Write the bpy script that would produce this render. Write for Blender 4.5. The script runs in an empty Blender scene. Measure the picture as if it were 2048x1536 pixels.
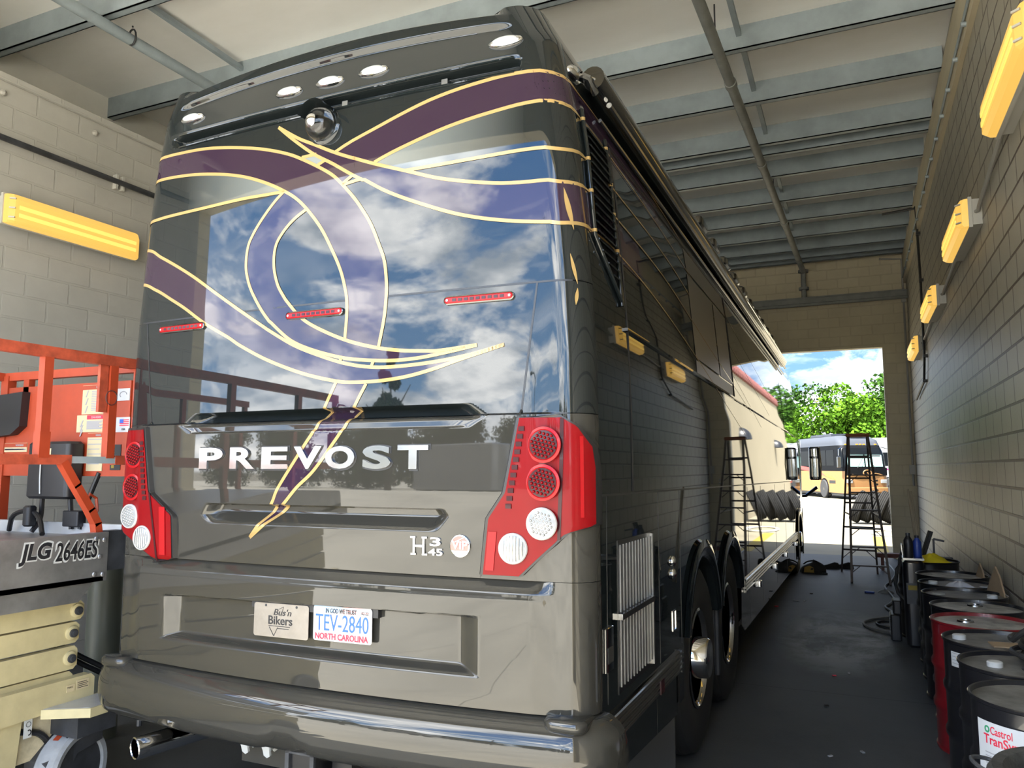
import bpy, bmesh, math, random
from math import sin, cos, pi, radians as rad, sqrt
from mathutils import Vector, Matrix
from mathutils.geometry import tessellate_polygon
V = Vector
SC = bpy.context.scene
COL = SC.collection
random.seed(7)

# ---------------------------------------------------------------- camera
CP = V((2.2, -2.8, 1.75))
cd = bpy.data.cameras.new('camera')
cam = bpy.data.objects.new('camera', cd); COL.objects.link(cam)
cam.location = CP
cam.rotation_euler = (rad(90 + 6.193), 0, rad(24.04))
cd.sensor_width = 36.0
cd.lens = 36.0 * 1539.0 / 2048.0
cd.clip_start = 0.02; cd.clip_end = 800
SC.camera = cam
SC.view_settings.view_transform = 'Standard'
SC.view_settings.look = 'None'
SC.view_settings.gamma = 1
SC.view_settings.use_curve_mapping = False
SC.view_settings.exposure = 2.15

# ---------------------------------------------------------------- node helpers
def nd(nt, t, **k):
    n = nt.nodes.new(t)
    for a, b in k.items():
        setattr(n, a, b)
    return n
def lk(nt, a, b): nt.links.new(a, b)
def mixc(nt, fac, a, b, blend='MIX'):
    m = nd(nt, 'ShaderNodeMix', data_type='RGBA', blend_type=blend)
    if hasattr(fac, 'is_output'): lk(nt, fac, m.inputs[0])
    else: m.inputs[0].default_value = fac
    for i, c in ((6, a), (7, b)):
        if hasattr(c, 'is_output'): lk(nt, c, m.inputs[i])
        else: m.inputs[i].default_value = (*c, 1) if len(c) == 3 else c
    return m.outputs[2]
def ramp(nt, src, stops):
    r = nd(nt, 'ShaderNodeValToRGB')
    e = r.color_ramp.elements
    while len(e) < len(stops): e.new(0.5)
    for i, (p, c) in enumerate(stops):
        e[i].position = p
        e[i].color = (c, c, c, 1) if not hasattr(c, '__len__') else (*c, 1)
    lk(nt, src, r.inputs[0])
    return r.outputs[0]
def noise(nt, vec, scale, detail=5, rough=.55, dist=0):
    n = nd(nt, 'ShaderNodeTexNoise')
    n.inputs['Scale'].default_value = scale; n.inputs['Detail'].default_value = detail
    n.inputs['Roughness'].default_value = rough; n.inputs['Distortion'].default_value = dist
    lk(nt, vec, n.inputs['Vector'])
    return n.outputs[0]
def mapping(nt, vec, sc=(1, 1, 1), loc=(0, 0, 0), rot=(0, 0, 0)):
    m = nd(nt, 'ShaderNodeMapping')
    m.inputs['Scale'].default_value = sc; m.inputs['Location'].default_value = loc; m.inputs['Rotation'].default_value = rot
    lk(nt, vec, m.inputs['Vector'])
    return m.outputs[0]
def maths(nt, op, a, b=0.0):
    m = nd(nt, 'ShaderNodeMath', operation=op)
    for i, c in enumerate((a, b)):
        if hasattr(c, 'is_output'): lk(nt, c, m.inputs[i])
        else: m.inputs[i].default_value = c
    return m.outputs[0]

# ---------------------------------------------------------------- sky
W = bpy.data.worlds.new('sky'); SC.world = W; W.use_nodes = True
nt = W.node_tree; nt.nodes.clear()
tc = nd(nt, 'ShaderNodeTexCoord')
sep = nd(nt, 'ShaderNodeSeparateXYZ'); lk(nt, tc.outputs['Generated'], sep.inputs[0])
zc = maths(nt, 'MAXIMUM', sep.outputs[2], 0.0)
base = ramp(nt, zc, [(0.0, (.46, .60, .76)), (.12, (.24, .44, .74)), (.4, (.09, .26, .62)), (1.0, (.05, .16, .48))])
den = maths(nt, 'ADD', zc, 0.22)
cx = maths(nt, 'DIVIDE', sep.outputs[0], den); cy = maths(nt, 'DIVIDE', sep.outputs[1], den)
cmb = nd(nt, 'ShaderNodeCombineXYZ'); lk(nt, cx, cmb.inputs[0]); lk(nt, cy, cmb.inputs[1])
n1 = noise(nt, mapping(nt, cmb.outputs[0], (1, 1, 1), (3.1, .4, 0)), 1.15, 9, .6, .35)
n2 = noise(nt, mapping(nt, cmb.outputs[0], (.7, 1.6, 1), (7.7, 2.2, 0)), 2.6, 8, .62, .6)
cl1 = ramp(nt, n1, [(.50, 0.0), (.57, 1.0)])
cl2 = ramp(nt, n2, [(.50, 0.0), (.78, .75)])
n3 = noise(nt, mapping(nt, tc.outputs['Generated'], (1, 1, 1.3), (1.3, 5.2, .3)), 4.2, 9, .62, .25)
low = ramp(nt, sep.outputs[2], [(.02, 1.0), (.30, 0.0)])
cl3 = maths(nt, 'MULTIPLY', ramp(nt, n3, [(.47, 0.0), (.53, 1.0)]), low)
cov = maths(nt, 'MINIMUM', maths(nt, 'MAXIMUM', maths(nt, 'MAXIMUM', cl1, cl2), cl3), .95)
shade = ramp(nt, noise(nt, mapping(nt, cmb.outputs[0], (1, 1, 1), (3.4, .7, 0)), 2.3, 8, .6), [(.38, (.62, .70, .80)), (.60, (1.8, 1.8, 1.76))])
col = mixc(nt, cov, base, shade)
ground = ramp(nt, sep.outputs[2], [(.0, 0.0), (.005, 1.0)])
col = mixc(nt, ground, (.45, .42, .36), col)
# the half of the sky towards the sun side is brighter
bri = ramp(nt, maths(nt, 'ADD', maths(nt, 'MULTIPLY', sep.outputs[1], .5), .5), [(.05, (2.2, 2.2, 2.2)), (.40, (1.2, 1.2, 1.2)), (.55, (.85, .85, .85)), (.95, (.36, .38, .40))])
col = mixc(nt, 1.0, col, bri, 'MULTIPLY')
bg = nd(nt, 'ShaderNodeBackground'); bg.inputs[1].default_value = 1.0
lk(nt, col, bg.inputs[0])
wo = nd(nt, 'ShaderNodeOutputWorld'); lk(nt, bg.outputs[0], wo.inputs[0])

# ---------------------------------------------------------------- sun
sl = bpy.data.lights.new('sun', 'SUN'); sl.energy = 8.0; sl.angle = rad(.6); sl.color = (1, .96, .88)
sun = bpy.data.objects.new('sun', sl); COL.objects.link(sun)
sun.rotation_euler = (V((0.36, 0.36, -0.86))).to_track_quat('-Z', 'Y').to_euler()
sun.location = (-8, -6, 20)

# ---------------------------------------------------------------- materials
M = {}
def mat(name, col=(.5, .5, .5), rough=.5, metal=0.0, coat=0.0, coat_ior=1.5, emit=None, es=0, spec=.5, trans=0, alpha=1, ior=1.5, coat_rough=.02, var=0, vscale=4, bump=0, bscale=30):
    m = bpy.data.materials.new(name); m.use_nodes = True
    nt = m.node_tree; b = nt.nodes['Principled BSDF']
    b.inputs['Base Color'].default_value = (*col, 1)
    b.inputs['Roughness'].default_value = rough; b.inputs['Metallic'].default_value = metal
    b.inputs['Coat Weight'].default_value = coat; b.inputs['Coat IOR'].default_value = coat_ior; b.inputs['Coat Roughness'].default_value = coat_rough
    b.inputs['Specular IOR Level'].default_value = spec
    b.inputs['Transmission Weight'].default_value = trans; b.inputs['IOR'].default_value = ior; b.inputs['Alpha'].default_value = alpha
    if emit: b.inputs['Emission Color'].default_value = (*emit, 1); b.inputs['Emission Strength'].default_value = es
    if var or bump:
        t = nd(nt, 'ShaderNodeTexCoord')
        if var:
            f = noise(nt, t.outputs['Object'], vscale, 6, .6)
            r = ramp(nt, f, [(.35, [max(0, c * (1 - var)) for c in col]), (.65, [min(1, c * (1 + var)) for c in col])])
            lk(nt, r, b.inputs['Base Color'])
        if bump:
            f = noise(nt, t.outputs['Object'], bscale, 4, .6)
            bp = nd(nt, 'ShaderNodeBump'); bp.inputs['Strength'].default_value = bump; bp.inputs['Distance'].default_value = .01
            lk(nt, f, bp.inputs['Height']); lk(nt, bp.outputs[0], b.inputs['Normal'])
    M[name] = m
    return m
PB = dict(rough=.5, metal=0.0, coat=1.0, coat_ior=1.5, spec=.0)
mat('paint', (.010, .013, .014), **PB)
mat('paint_low', (.029, .028, .024), **PB)  # same coach paint, light from the ground put into the lower panels' colour
mat('purple', (.027, .015, .029), **PB)
mat('gold', (.37, .245, .09), rough=.4, metal=.1, coat=1.0, coat_ior=1.4, spec=.2)
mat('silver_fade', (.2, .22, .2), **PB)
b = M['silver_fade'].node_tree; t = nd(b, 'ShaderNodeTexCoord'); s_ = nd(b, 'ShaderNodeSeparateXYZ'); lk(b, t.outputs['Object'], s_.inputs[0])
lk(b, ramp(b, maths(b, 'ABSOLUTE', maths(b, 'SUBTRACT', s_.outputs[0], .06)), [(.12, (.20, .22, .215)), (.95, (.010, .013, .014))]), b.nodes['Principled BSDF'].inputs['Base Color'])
mat('chrome', (.55, .55, .55), rough=.06, metal=1)
mat('chrome_satin', (.42, .42, .41), rough=.25, metal=1)
mat('black_trim', (.008, .008, .009), rough=.35)
mat('black_gloss', (.008, .009, .010), rough=.15, coat=1, coat_ior=1.8)
mat('rubber', (.013, .013, .013), rough=.75, bump=.15)
mat('tyre', (.018, .018, .018), rough=.65)
mat('red_lens', (.17, .001, .003), rough=.3, spec=.1, coat=.35, coat_ior=1.3, emit=(.5, .004, .008), es=0)
mat('red_dark', (.030, .002, .004), rough=.3, spec=.2, coat=.5, coat_ior=1.3)
mat('red_bright', (.30, .004, .007), rough=.35, spec=.15, coat=.5, coat_ior=1.3)
mat('lens_clear', (.20, .21, .215), rough=.3, coat=.6, coat_ior=1.4)
mat('white_plastic', (.46, .47, .46), rough=.4)
mat('far_glass', (.004, .005, .006), rough=.2, spec=.06)
mat('letter_chrome', (.48, .48, .49), rough=.14, metal=1)
mat('glass_dark', (.012, .014, .016), rough=.03, coat=1, coat_ior=2.0)
mat('glass_clear', (.95, .95, .95), rough=.02, trans=1, ior=1.45)
mat('plate_white', (.37, .37, .37), rough=.35)
mat('plate_steel', (.26, .235, .205), rough=.38, metal=.5, var=.08, vscale=20)
mat('ink_black', (.01, .01, .012), rough=.5)
mat('ink_blue', (.02, .10, .55), rough=.5)
mat('ink_red', (.62, .02, .05), rough=.5)
mat('ink_grey', (.28, .28, .30), rough=.6)
mat('ink_green', (.03, .25, .12), rough=.5)
mat('pale_blue', (.30, .42, .60), rough=.4)
mat('pale_red', (.75, .38, .34), rough=.4)
mat('badge_red', (.62, .07, .06), rough=.2, coat=1)
mat('orange', (.33, .043, .014), rough=.45, var=.12, vscale=5)
mat('orange_worn', (.34, .058, .026), rough=.55, var=.3, vscale=14)
mat('cream', (.43, .37, .205), rough=.5, var=.10, vscale=6)
mat('cream_dirty', (.48, .42, .28), rough=.6, var=.25, vscale=9)
mat('steel_brushed', (.27, .265, .26), rough=.42, metal=.7, var=.15, vscale=7)
mat('alu', (.55, .56, .57), rough=.4, metal=.6, var=.1)
mat('dark_steel', (.03, .032, .036), rough=.5, var=.3, vscale=10)
mat('grey_wheel', (.23, .24, .25), rough=.75, var=.15, vscale=12)
mat('sticker', (.48, .40, .24), rough=.5)
mat('pale_plaster', (.72, .70, .64), rough=.8, var=.06, vscale=1.5)
mat('bollard_paint', (.085, .095, .08), rough=.4)
mat('galv', (.29, .34, .365), rough=.5, metal=.1, var=.12, vscale=3)
mat('pipe', (.22, .23, .22), rough=.55, var=.15)
mat('conduit', (.30, .29, .26), rough=.5)
mat('drum_black', (.010, .010, .012), rough=.28, coat=.5)
mat('drum_red', (.16, .008, .012), rough=.3, coat=.5)
mat('drum_top', (.12, .117, .108), rough=.42, var=.55, vscale=7)
mat('drum_top_pale', (.30, .295, .265), rough=.45, var=.5, vscale=8)
mat('paper', (.46, .48, .50), rough=.55)
mat('cloth_yellow', (.62, .50, .01), rough=.85, bump=.3)
mat('rag', (.42, .43, .46), rough=.9, bump=.4)
mat('cardboard', (.28, .20, .12), rough=.8, var=.15)
mat('black_plastic', (.012, .012, .014), rough=.45)
mat('blue_plastic', (.02, .05, .28), rough=.4)
mat('lamp_yellow', (.35, .20, .06), rough=.4, emit=(1.0, .58, .11), es=.19)
mat('lamp_core', (.35, .24, .08), rough=.4, emit=(1.0, .64, .13), es=.27)
mat('lamp_box', (.42, .41, .37), rough=.45)
mat('ladder', (.055, .040, .035), rough=.55, var=.3, vscale=8)
mat('ladder_top', (.26, .075, .03), rough=.6)
mat('hose', (.10, .10, .095), rough=.5)
mat('hose_dark', (.022, .022, .022), rough=.5)
mat('bag', (.015, .014, .012), rough=.85)
mat('bag_tan', (.24, .15, .03), rough=.85)
mat('worn_rubber', (.030, .031, .028), rough=.8, var=.5, vscale=14, bump=.6, bscale=40)
mat('mesh_pale', (.20, .22, .235), rough=.7)
mat('litter', (.26, .26, .26), rough=.8)
mat('wood_red', (.12, .035, .028), rough=.6)
mat('wood_pole', (.45, .38, .26), rough=.6)
mat('leaf', (.050, .112, .006), rough=.9, spec=.08, var=.5, vscale=.9)
mat('leaf_dark', (.022, .055, .006), rough=.9, spec=.08, var=.5, vscale=.9)
mat('bark', (.10, .075, .05), rough=.9)
mat('stucco', (.20, .17, .108), rough=.9, var=.04, vscale=.6)
mat('tile_red', (.17, .05, .04), rough=.8, var=.25, vscale=6)
mat('tan_paint', (.20, .105, .042), rough=.5, spec=.2)
mat('far_black', (.0035, .004, .005), rough=.6, spec=.08)
mat('far_red', (.36, .02, .015), rough=.3, coat=1)
mat('far_grey', (.045, .05, .06), rough=.6, spec=.1)
mat('far_white', (.36, .36, .37), rough=.3, coat=1)
mat('far_magenta', (.26, .012, .10), rough=.3, coat=1)
mat('sunshade', (.22, .40, .37), rough=.5)
mat('amber', (.80, .25, .02), rough=.3)
mat('tread_grey', (.016, .016, .016), rough=.9, spec=.1)
mat('road_yellow', (.22, .16, .015), rough=.7)
mat('pale_hose', (.45, .45, .40), rough=.6)

def block_wall(name, axis, col, mortar, rough, bumpd=.004, spec=.5, bw=.40, bh=.20, coat=0):
    m = mat(name, col, rough, spec=spec, coat=coat)
    nt = m.node_tree; b = nt.nodes['Principled BSDF']
    t = nd(nt, 'ShaderNodeTexCoord'); s = nd(nt, 'ShaderNodeSeparateXYZ'); lk(nt, t.outputs['Object'], s.inputs[0])
    c = nd(nt, 'ShaderNodeCombineXYZ'); lk(nt, s.outputs[1 if axis == 'x' else 0], c.inputs[0]); lk(nt, s.outputs[2], c.inputs[1])
    br = nd(nt, 'ShaderNodeTexBrick', offset=.5)
    lk(nt, c.outputs[0], br.inputs['Vector'])
    br.inputs['Scale'].default_value = 1; br.inputs['Brick Width'].default_value = bw; br.inputs['Row Height'].default_value = bh
    br.inputs['Mortar Size'].default_value = .011; br.inputs['Mortar Smooth'].default_value = .25; br.inputs['Bias'].default_value = 0
    br.inputs['Color1'].default_value = (*col, 1); br.inputs['Color2'].default_value = (*[x * .96 for x in col], 1); br.inputs['Mortar'].default_value = (*mortar, 1)
    f = noise(nt, t.outputs['Object'], 1.6, 6, .6)
    k = ramp(nt, f, [(.3, .90), (.7, 1.06)])
    lk(nt, mixc(nt, 1.0, br.outputs[0], k, 'MULTIPLY'), b.inputs['Base Color'])
    f2 = noise(nt, t.outputs['Object'], 45, 3, .6)
    h = maths(nt, 'ADD', maths(nt, 'MULTIPLY', br.outputs[1], -1.0), maths(nt, 'MULTIPLY', f2, .16))
    bp = nd(nt, 'ShaderNodeBump'); bp.inputs['Strength'].default_value = .8; bp.inputs['Distance'].default_value = bumpd
    lk(nt, h, bp.inputs['Height']); lk(nt, bp.outputs[0], b.inputs['Normal'])
    return m
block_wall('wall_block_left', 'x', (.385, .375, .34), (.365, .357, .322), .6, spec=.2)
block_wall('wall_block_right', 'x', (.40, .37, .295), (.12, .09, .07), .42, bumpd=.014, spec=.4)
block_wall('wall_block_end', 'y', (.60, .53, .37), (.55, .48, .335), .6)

def concrete(name, col, rough, scale, stain=None, joints=None):
    m = mat(name, col, rough)
    nt = m.node_tree; b = nt.nodes['Principled BSDF']
    t = nd(nt, 'ShaderNodeTexCoord')
    f = noise(nt, t.outputs['Object'], scale, 8, .65)
    c = ramp(nt, f, [(.28, [x * .72 for x in col]), (.5, col), (.75, [min(1, x * 1.18) for x in col])])
    if stain:
        f2 = noise(nt, mapping(nt, t.outputs['Object'], (1, .55, 1)), 1.7, 7, .7, .4)
        # a pale dried spill in front of the drums
        g = nd(nt, 'ShaderNodeTexGradient', gradient_type='SPHERICAL')
        lk(nt, mapping(nt, t.outputs['Object'], (1.5, .55, 1), (-stain[0] * 1.5, -stain[1] * .55, 0)), g.inputs['Vector'])
        k = maths(nt, 'MULTIPLY', ramp(nt, g.outputs[0], [(.05, 0.0), (.5, 1.0)]), ramp(nt, f2, [(.42, .0), (.58, .9)]))
        c = mixc(nt, k, c, (.27, .285, .295))
    if joints:
        br = nd(nt, 'ShaderNodeTexBrick', offset=0)
        lk(nt, t.outputs['Object'], br.inputs['Vector'])
        br.inputs['Scale'].default_value = 1; br.inputs['Brick Width'].default_value = joints[0]; br.inputs['Row Height'].default_value = joints[1]
        br.inputs['Mortar Size'].default_value = .012; br.inputs['Mortar Smooth'].default_value = .3
        c = mixc(nt, maths(nt, 'MULTIPLY', br.outputs[1], .6), c, [x * .35 for x in col])
    lk(nt, c, b.inputs['Base Color'])
    bp = nd(nt, 'ShaderNodeBump'); bp.inputs['Strength'].default_value = .25; bp.inputs['Distance'].default_value = .004
    lk(nt, noise(nt, t.outputs['Object'], 60, 4, .6), bp.inputs['Height']); lk(nt, bp.outputs[0], b.inputs['Normal'])
    return m
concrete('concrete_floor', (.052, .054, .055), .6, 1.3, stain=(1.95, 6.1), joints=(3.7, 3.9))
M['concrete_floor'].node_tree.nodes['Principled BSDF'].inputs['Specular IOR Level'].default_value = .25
concrete('concrete_yard', (.58, .54, .445), .85, .35, joints=(4.6, 4.6))
concrete('concrete_front_yard', (.165, .146, .100), .85, .35, joints=(4.6, 4.6))
def deck_mat():
    m = mat('ceiling_deck', (.62, .58, .50), .5)
    nt = m.node_tree; b = nt.nodes['Principled BSDF']; t = nd(nt, 'ShaderNodeTexCoord')
    f = noise(nt, mapping(nt, t.outputs['Object'], (.5, 1.2, 1)), 1.2, 7, .62)
    lk(nt, ramp(nt, f, [(.3, (.80, .79, .75)), (.7, (.90, .89, .86))]), b.inputs['Base Color'])
deck_mat()

# ---------------------------------------------------------------- mesh builder
class G:
    def __init__(s): s.v = []; s.f = []; s.m = []
    def add(s, vs, fs, m=0):
        k = len(s.v); s.v += [tuple(p) for p in vs]
        s.f += [tuple(i + k for i in f) for f in fs]; s.m += [m] * len(fs); return s
    def box(s, c, d, m=0, R=None):
        hx, hy, hz = d[0] / 2, d[1] / 2, d[2] / 2
        vs = [V((x, y, z)) for z in (-hz, hz) for y in (-hy, hy) for x in (-hx, hx)]
        if R is not None: vs = [R @ p for p in vs]
        return s.add([p + V(c) for p in vs], [(0, 2, 3, 1), (4, 5, 7, 6), (0, 1, 5, 4), (2, 6, 7, 3), (0, 4, 6, 2), (1, 3, 7, 5)], m)
    def bb(s, a, b, m=0):
        return s.box([(a[i] + b[i]) / 2 for i in range(3)], [abs(b[i] - a[i]) for i in range(3)], m)
    def rbox(s, c, d, r, m=0, n=4, R=None):
        # box with its four upright edges rounded (in x-y) and softened top and bottom
        hx, hy, hz = d[0] / 2, d[1] / 2, d[2] / 2
        r = min(r, hx * .98, hy * .98); ch = min(r * .5, hz * .5)
        def ring(ins, z):
            o = []
            for q in range(4):
                sx, sy = ((1, 1), (-1, 1), (-1, -1), (1, -1))[q]
                for i in range(n + 1):
                    a = q * pi / 2 + i * pi / 2 / n
                    o.append(V((sx * (hx - r) + (r - ins) * cos(a), sy * (hy - r) + (r - ins) * sin(a), z)))
            return o
        rs = [ring(ch, -hz), ring(0, -hz + ch), ring(0, hz - ch), ring(ch, hz)]
        k = len(rs[0]); vs = [p for g in rs for p in g]
        if R is not None: vs = [R @ p for p in vs]
        fs = [(j * k + i, j * k + (i + 1) % k, (j + 1) * k + (i + 1) % k, (j + 1) * k + i) for j in range(3) for i in range(k)]
        fs += [tuple(range(k))[::-1], tuple(range(3 * k, 4 * k))]
        return s.add([p + V(c) for p in vs], fs, m)
    def beam(s, p0, p1, w, h, m=0, up=(0, 0, 1)):
        p0, p1 = V(p0), V(p1); d = (p1 - p0).normalized()
        u = d.cross(V(up))
        if u.length < 1e-4: u = d.cross(V((1, 0, 0)))
        u.normalize(); n = u.cross(d)
        vs = [p + u * a * w / 2 + n * b * h / 2 for p in (p0, p1) for a, b in ((-1, -1), (1, -1), (1, 1), (-1, 1))]
        return s.add(vs, [(0, 1, 2, 3), (7, 6, 5, 4), (0, 4, 5, 1), (1, 5, 6, 2), (2, 6, 7, 3), (3, 7, 4, 0)], m)
    def tube(s, pts, r, m=0, n=10, closed=False):
        P = [V(p) for p in pts]; N = len(P); rs = r if hasattr(r, '__len__') else [r] * N
        rings = []; prev = None
        for i in range(N):
            if closed: d = P[(i + 1) % N] - P[i - 1]
            else: d = P[min(i + 1, N - 1)] - P[max(i - 1, 0)]
            d.normalize()
            if prev is None:
                u = d.orthogonal().normalized()
            else:
                u = prev - d * prev.dot(d)
                u = u.normalized() if u.length > 1e-5 else d.orthogonal().normalized()
            prev = u; w = d.cross(u)
            rings.append([P[i] + (u * cos(2 * pi * k / n) + w * sin(2 * pi * k / n)) * rs[i] for k in range(n)])
        vs = [p for g in rings for p in g]; fs = []
        for i in range(N if closed else N - 1):
            a = i * n; b = ((i + 1) % N) * n
            fs += [(a + k, a + (k + 1) % n, b + (k + 1) % n, b + k) for k in range(n)]
        if not closed: fs += [tuple(range(n))[::-1], tuple(range((N - 1) * n, N * n))]
        return s.add(vs, fs, m)
    def cyl(s, p0, p1, r, m=0, n=24): return s.tube([p0, p1], r, m, n)
    def lathe(s, o, ax, prof, m=0, n=32, cap=True):
        o = V(o); ax = V(ax).normalized(); u = ax.orthogonal().normalized(); w = ax.cross(u)
        vs = [o + ax * h + (u * cos(2 * pi * k / n) + w * sin(2 * pi * k / n)) * r for r, h in prof for k in range(n)]
        fs = [(j * n + k, j * n + (k + 1) % n, (j + 1) * n + (k + 1) % n, (j + 1) * n + k) for j in range(len(prof) - 1) for k in range(n)]
        if cap: fs += [tuple(range(n))[::-1], tuple(range((len(prof) - 1) * n, len(prof) * n))]
        return s.add(vs, fs, m)
    def grid(s, rows, m=0, flip=False):
        k = len(rows[0]); vs = [p for r in rows for p in r]
        fs = []
        for j in range(len(rows) - 1):
            for i in range(k - 1):
                q = (j * k + i, j * k + i + 1, (j + 1) * k + i + 1, (j + 1) * k + i)
                fs.append(q[::-1] if flip else q)
        return s.add(vs, fs, m)
    def poly(s, pts2, o, u, v, th=0.0, m=0):
        # filled outline in the plane (o;u,v), thickness th back along -(u x v)
        o, u, v = V(o), V(u), V(v); nrm = u.cross(v).normalized()
        tri = tessellate_polygon([[V((a, b, 0)) for a, b in pts2]])
        front = [o + u * a + v * b for a, b in pts2]; k = len(front)
        fs = []
        for t in tri:
            a, b, c = t
            n = (front[b] - front[a]).cross(front[c] - front[a])
            fs.append((a, b, c) if n.dot(nrm) > 0 else (a, c, b))
        if th == 0: return s.add(front, fs, m)
        vs = front + [p - nrm * th for p in front]
        area = sum(pts2[i - 1][0] * pts2[i][1] - pts2[i][0] * pts2[i - 1][1] for i in range(k))
        ff = fs + [tuple(i + k for i in f)[::-1] for f in fs]
        for i in range(k):
            j = (i + 1) % k
            ff.append((i, i + k, j + k, j) if area > 0 else (j, j + k, i + k, i))
        return s.add(vs, ff, m)
    def ball(s, c, r, m=0, n=12, sc=(1, 1, 1)):
        c = V(c); rows = []
        for j in range(n // 2 + 1):
            t = pi * j / (n // 2)
            rows.append([c + V((r * sc[0] * sin(t) * cos(2 * pi * k / n), r * sc[1] * sin(t) * sin(2 * pi * k / n), -r * sc[2] * cos(t))) for k in range(n + 1)])
        return s.grid(rows, m)
    def text(s, txt, o, u, v, h=None, w=None, m=0, ex=.001, bev=0, shear=0, off=0, align='L', sp=1.0):
        cu = bpy.data.curves.new('t', 'FONT'); cu.body = txt; cu.size = 1; cu.extrude = 0; cu.shear = shear; cu.offset = off; cu.space_character = sp; cu.resolution_u = 4
        ob = bpy.data.objects.new('t', cu); COL.objects.link(ob)
        dg = bpy.context.evaluated_depsgraph_get(); me = ob.evaluated_get(dg).to_mesh()
        P = [p.co.copy() for p in me.vertices]
        x0 = min(p.x for p in P); x1 = max(p.x for p in P); y0 = min(p.y for p in P); y1 = max(p.y for p in P)
        sy = h / (y1 - y0) if h else w / (x1 - x0); sx = w / (x1 - x0) if w else sy
        ax = {'L': 0, 'C': .5, 'R': 1}[align] * (x1 - x0)
        o, u, v = V(o), V(u), V(v); nn = u.cross(v).normalized()
        F = [tuple(f.vertices) for f in me.polygons]
        base = [o + u * (p.x - x0 - ax) * sx + v * (p.y - y0) * sy for p in P]
        dirs = {(f[i], f[(i + 1) % len(f)]) for f in F for i in range(len(f))}
        edge = [e for e in dirs if (e[1], e[0]) not in dirs]
        k = len(base); vs = [p + nn * ex for p in base] + base
        fs = []
        if F:
            a, b_, c = vs[F[0][0]], vs[F[0][1]], vs[F[0][2]]
            ok = (b_ - a).cross(c - a).dot(nn) > 0
        for f in F: fs.append(f if ok else f[::-1])
        for a, b_ in edge: fs.append((a, a + k, b_ + k, b_) if ok else (b_, b_ + k, a + k, a))
        ob.evaluated_get(dg).to_mesh_clear(); bpy.data.objects.remove(ob); bpy.data.curves.remove(cu)
        return s.add(vs, fs, m)
    def build(s, name, mats, parent=None, ang=35, loc=None):
        me = bpy.data.meshes.new(name); me.from_pydata([tuple(p) for p in s.v], [], s.f)
        for x in (mats if isinstance(mats, (list, tuple)) else [mats]): me.materials.append(M[x])
        if len(me.materials) > 1: me.polygons.foreach_set('material_index', s.m)
        me.polygons.foreach_set('use_smooth', [True] * len(me.polygons))
        me.update(); me.set_sharp_from_angle(angle=rad(ang))
        o = bpy.data.objects.new(name, me); COL.objects.link(o)
        if parent is not None: o.parent = parent
        if loc is not None: o.location = loc
        return o
def tag(o, label=None, cat=None, group=None, kind=None):
    if label: o['label'] = label
    if cat: o['category'] = cat
    if group: o['group'] = group
    if kind: o['kind'] = kind
    return o
def thing(name, loc, label, cat, group=None, rz=0):
    o = bpy.data.objects.new(name, None); COL.objects.link(o); o.location = loc; o.rotation_euler = (0, 0, rz)
    o.empty_display_size = .1
    return tag(o, label, cat, group)
def dup(root, loc, rz=None, label=None, group=None):
    r = root.copy(); COL.objects.link(r); r.location = loc
    if rz is not None: r.rotation_euler = (0, 0, rz)
    if label: r['label'] = label
    if group: r['group'] = group
    for ch in list(root.children):
        c = ch.copy(); COL.objects.link(c); c.parent = r
        for g in list(ch.children):
            d = g.copy(); COL.objects.link(d); d.parent = c
    return r
def struct(g, name, m, label=None, cat=None, **k):
    return tag(g.build(name, m, **k), label, cat, None, 'structure')
S_ = .946
def Wp(x, y, z):   # survey units of the hall -> metres
    return V((2.2 + (x - 2.2) * S_, -2.8 + (y + 2.8) * S_, 1.75 + (z - 1.85) * S_))
def lerp(a, b, t): return a + (b - a) * t
def interp(x, xs, ys):
    if x <= xs[0]: return ys[0]
    for i in range(len(xs) - 1):
        if x <= xs[i + 1]: return lerp(ys[i], ys[i + 1], (x - xs[i]) / (xs[i + 1] - xs[i]))
    return ys[-1]
def sst(a, b, x):
    t = min(1, max(0, (x - a) / (b - a))); return t * t * (3 - 2 * t)
def spline(P, n):
    # Catmull-Rom through P, n samples, even by arc length
    P = [V((*p, 0)) if len(p) == 2 else V(p) for p in P]
    Q = [P[0] * 2 - P[1]] + P + [P[-1] * 2 - P[-2]]; out = []
    for i in range(1, len(Q) - 2):
        for k in range(12):
            t = k / 12; a, b, c, d = Q[i - 1], Q[i], Q[i + 1], Q[i + 2]
            out.append(.5 * (2 * b + (c - a) * t + (2 * a - 5 * b + 4 * c - d) * t * t + (3 * b - a - 3 * c + d) * t ** 3))
    out.append(P[-1]); L = [0]
    for i in range(1, len(out)): L.append(L[-1] + (out[i] - out[i - 1]).length)
    res = []; j = 0
    for k in range(n):
        s = L[-1] * k / (n - 1)
        while j < len(L) - 2 and L[j + 1] < s: j += 1
        t = (s - L[j]) / max(1e-9, L[j + 1] - L[j]); res.append(out[j].lerp(out[j + 1], t))
    return res
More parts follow.
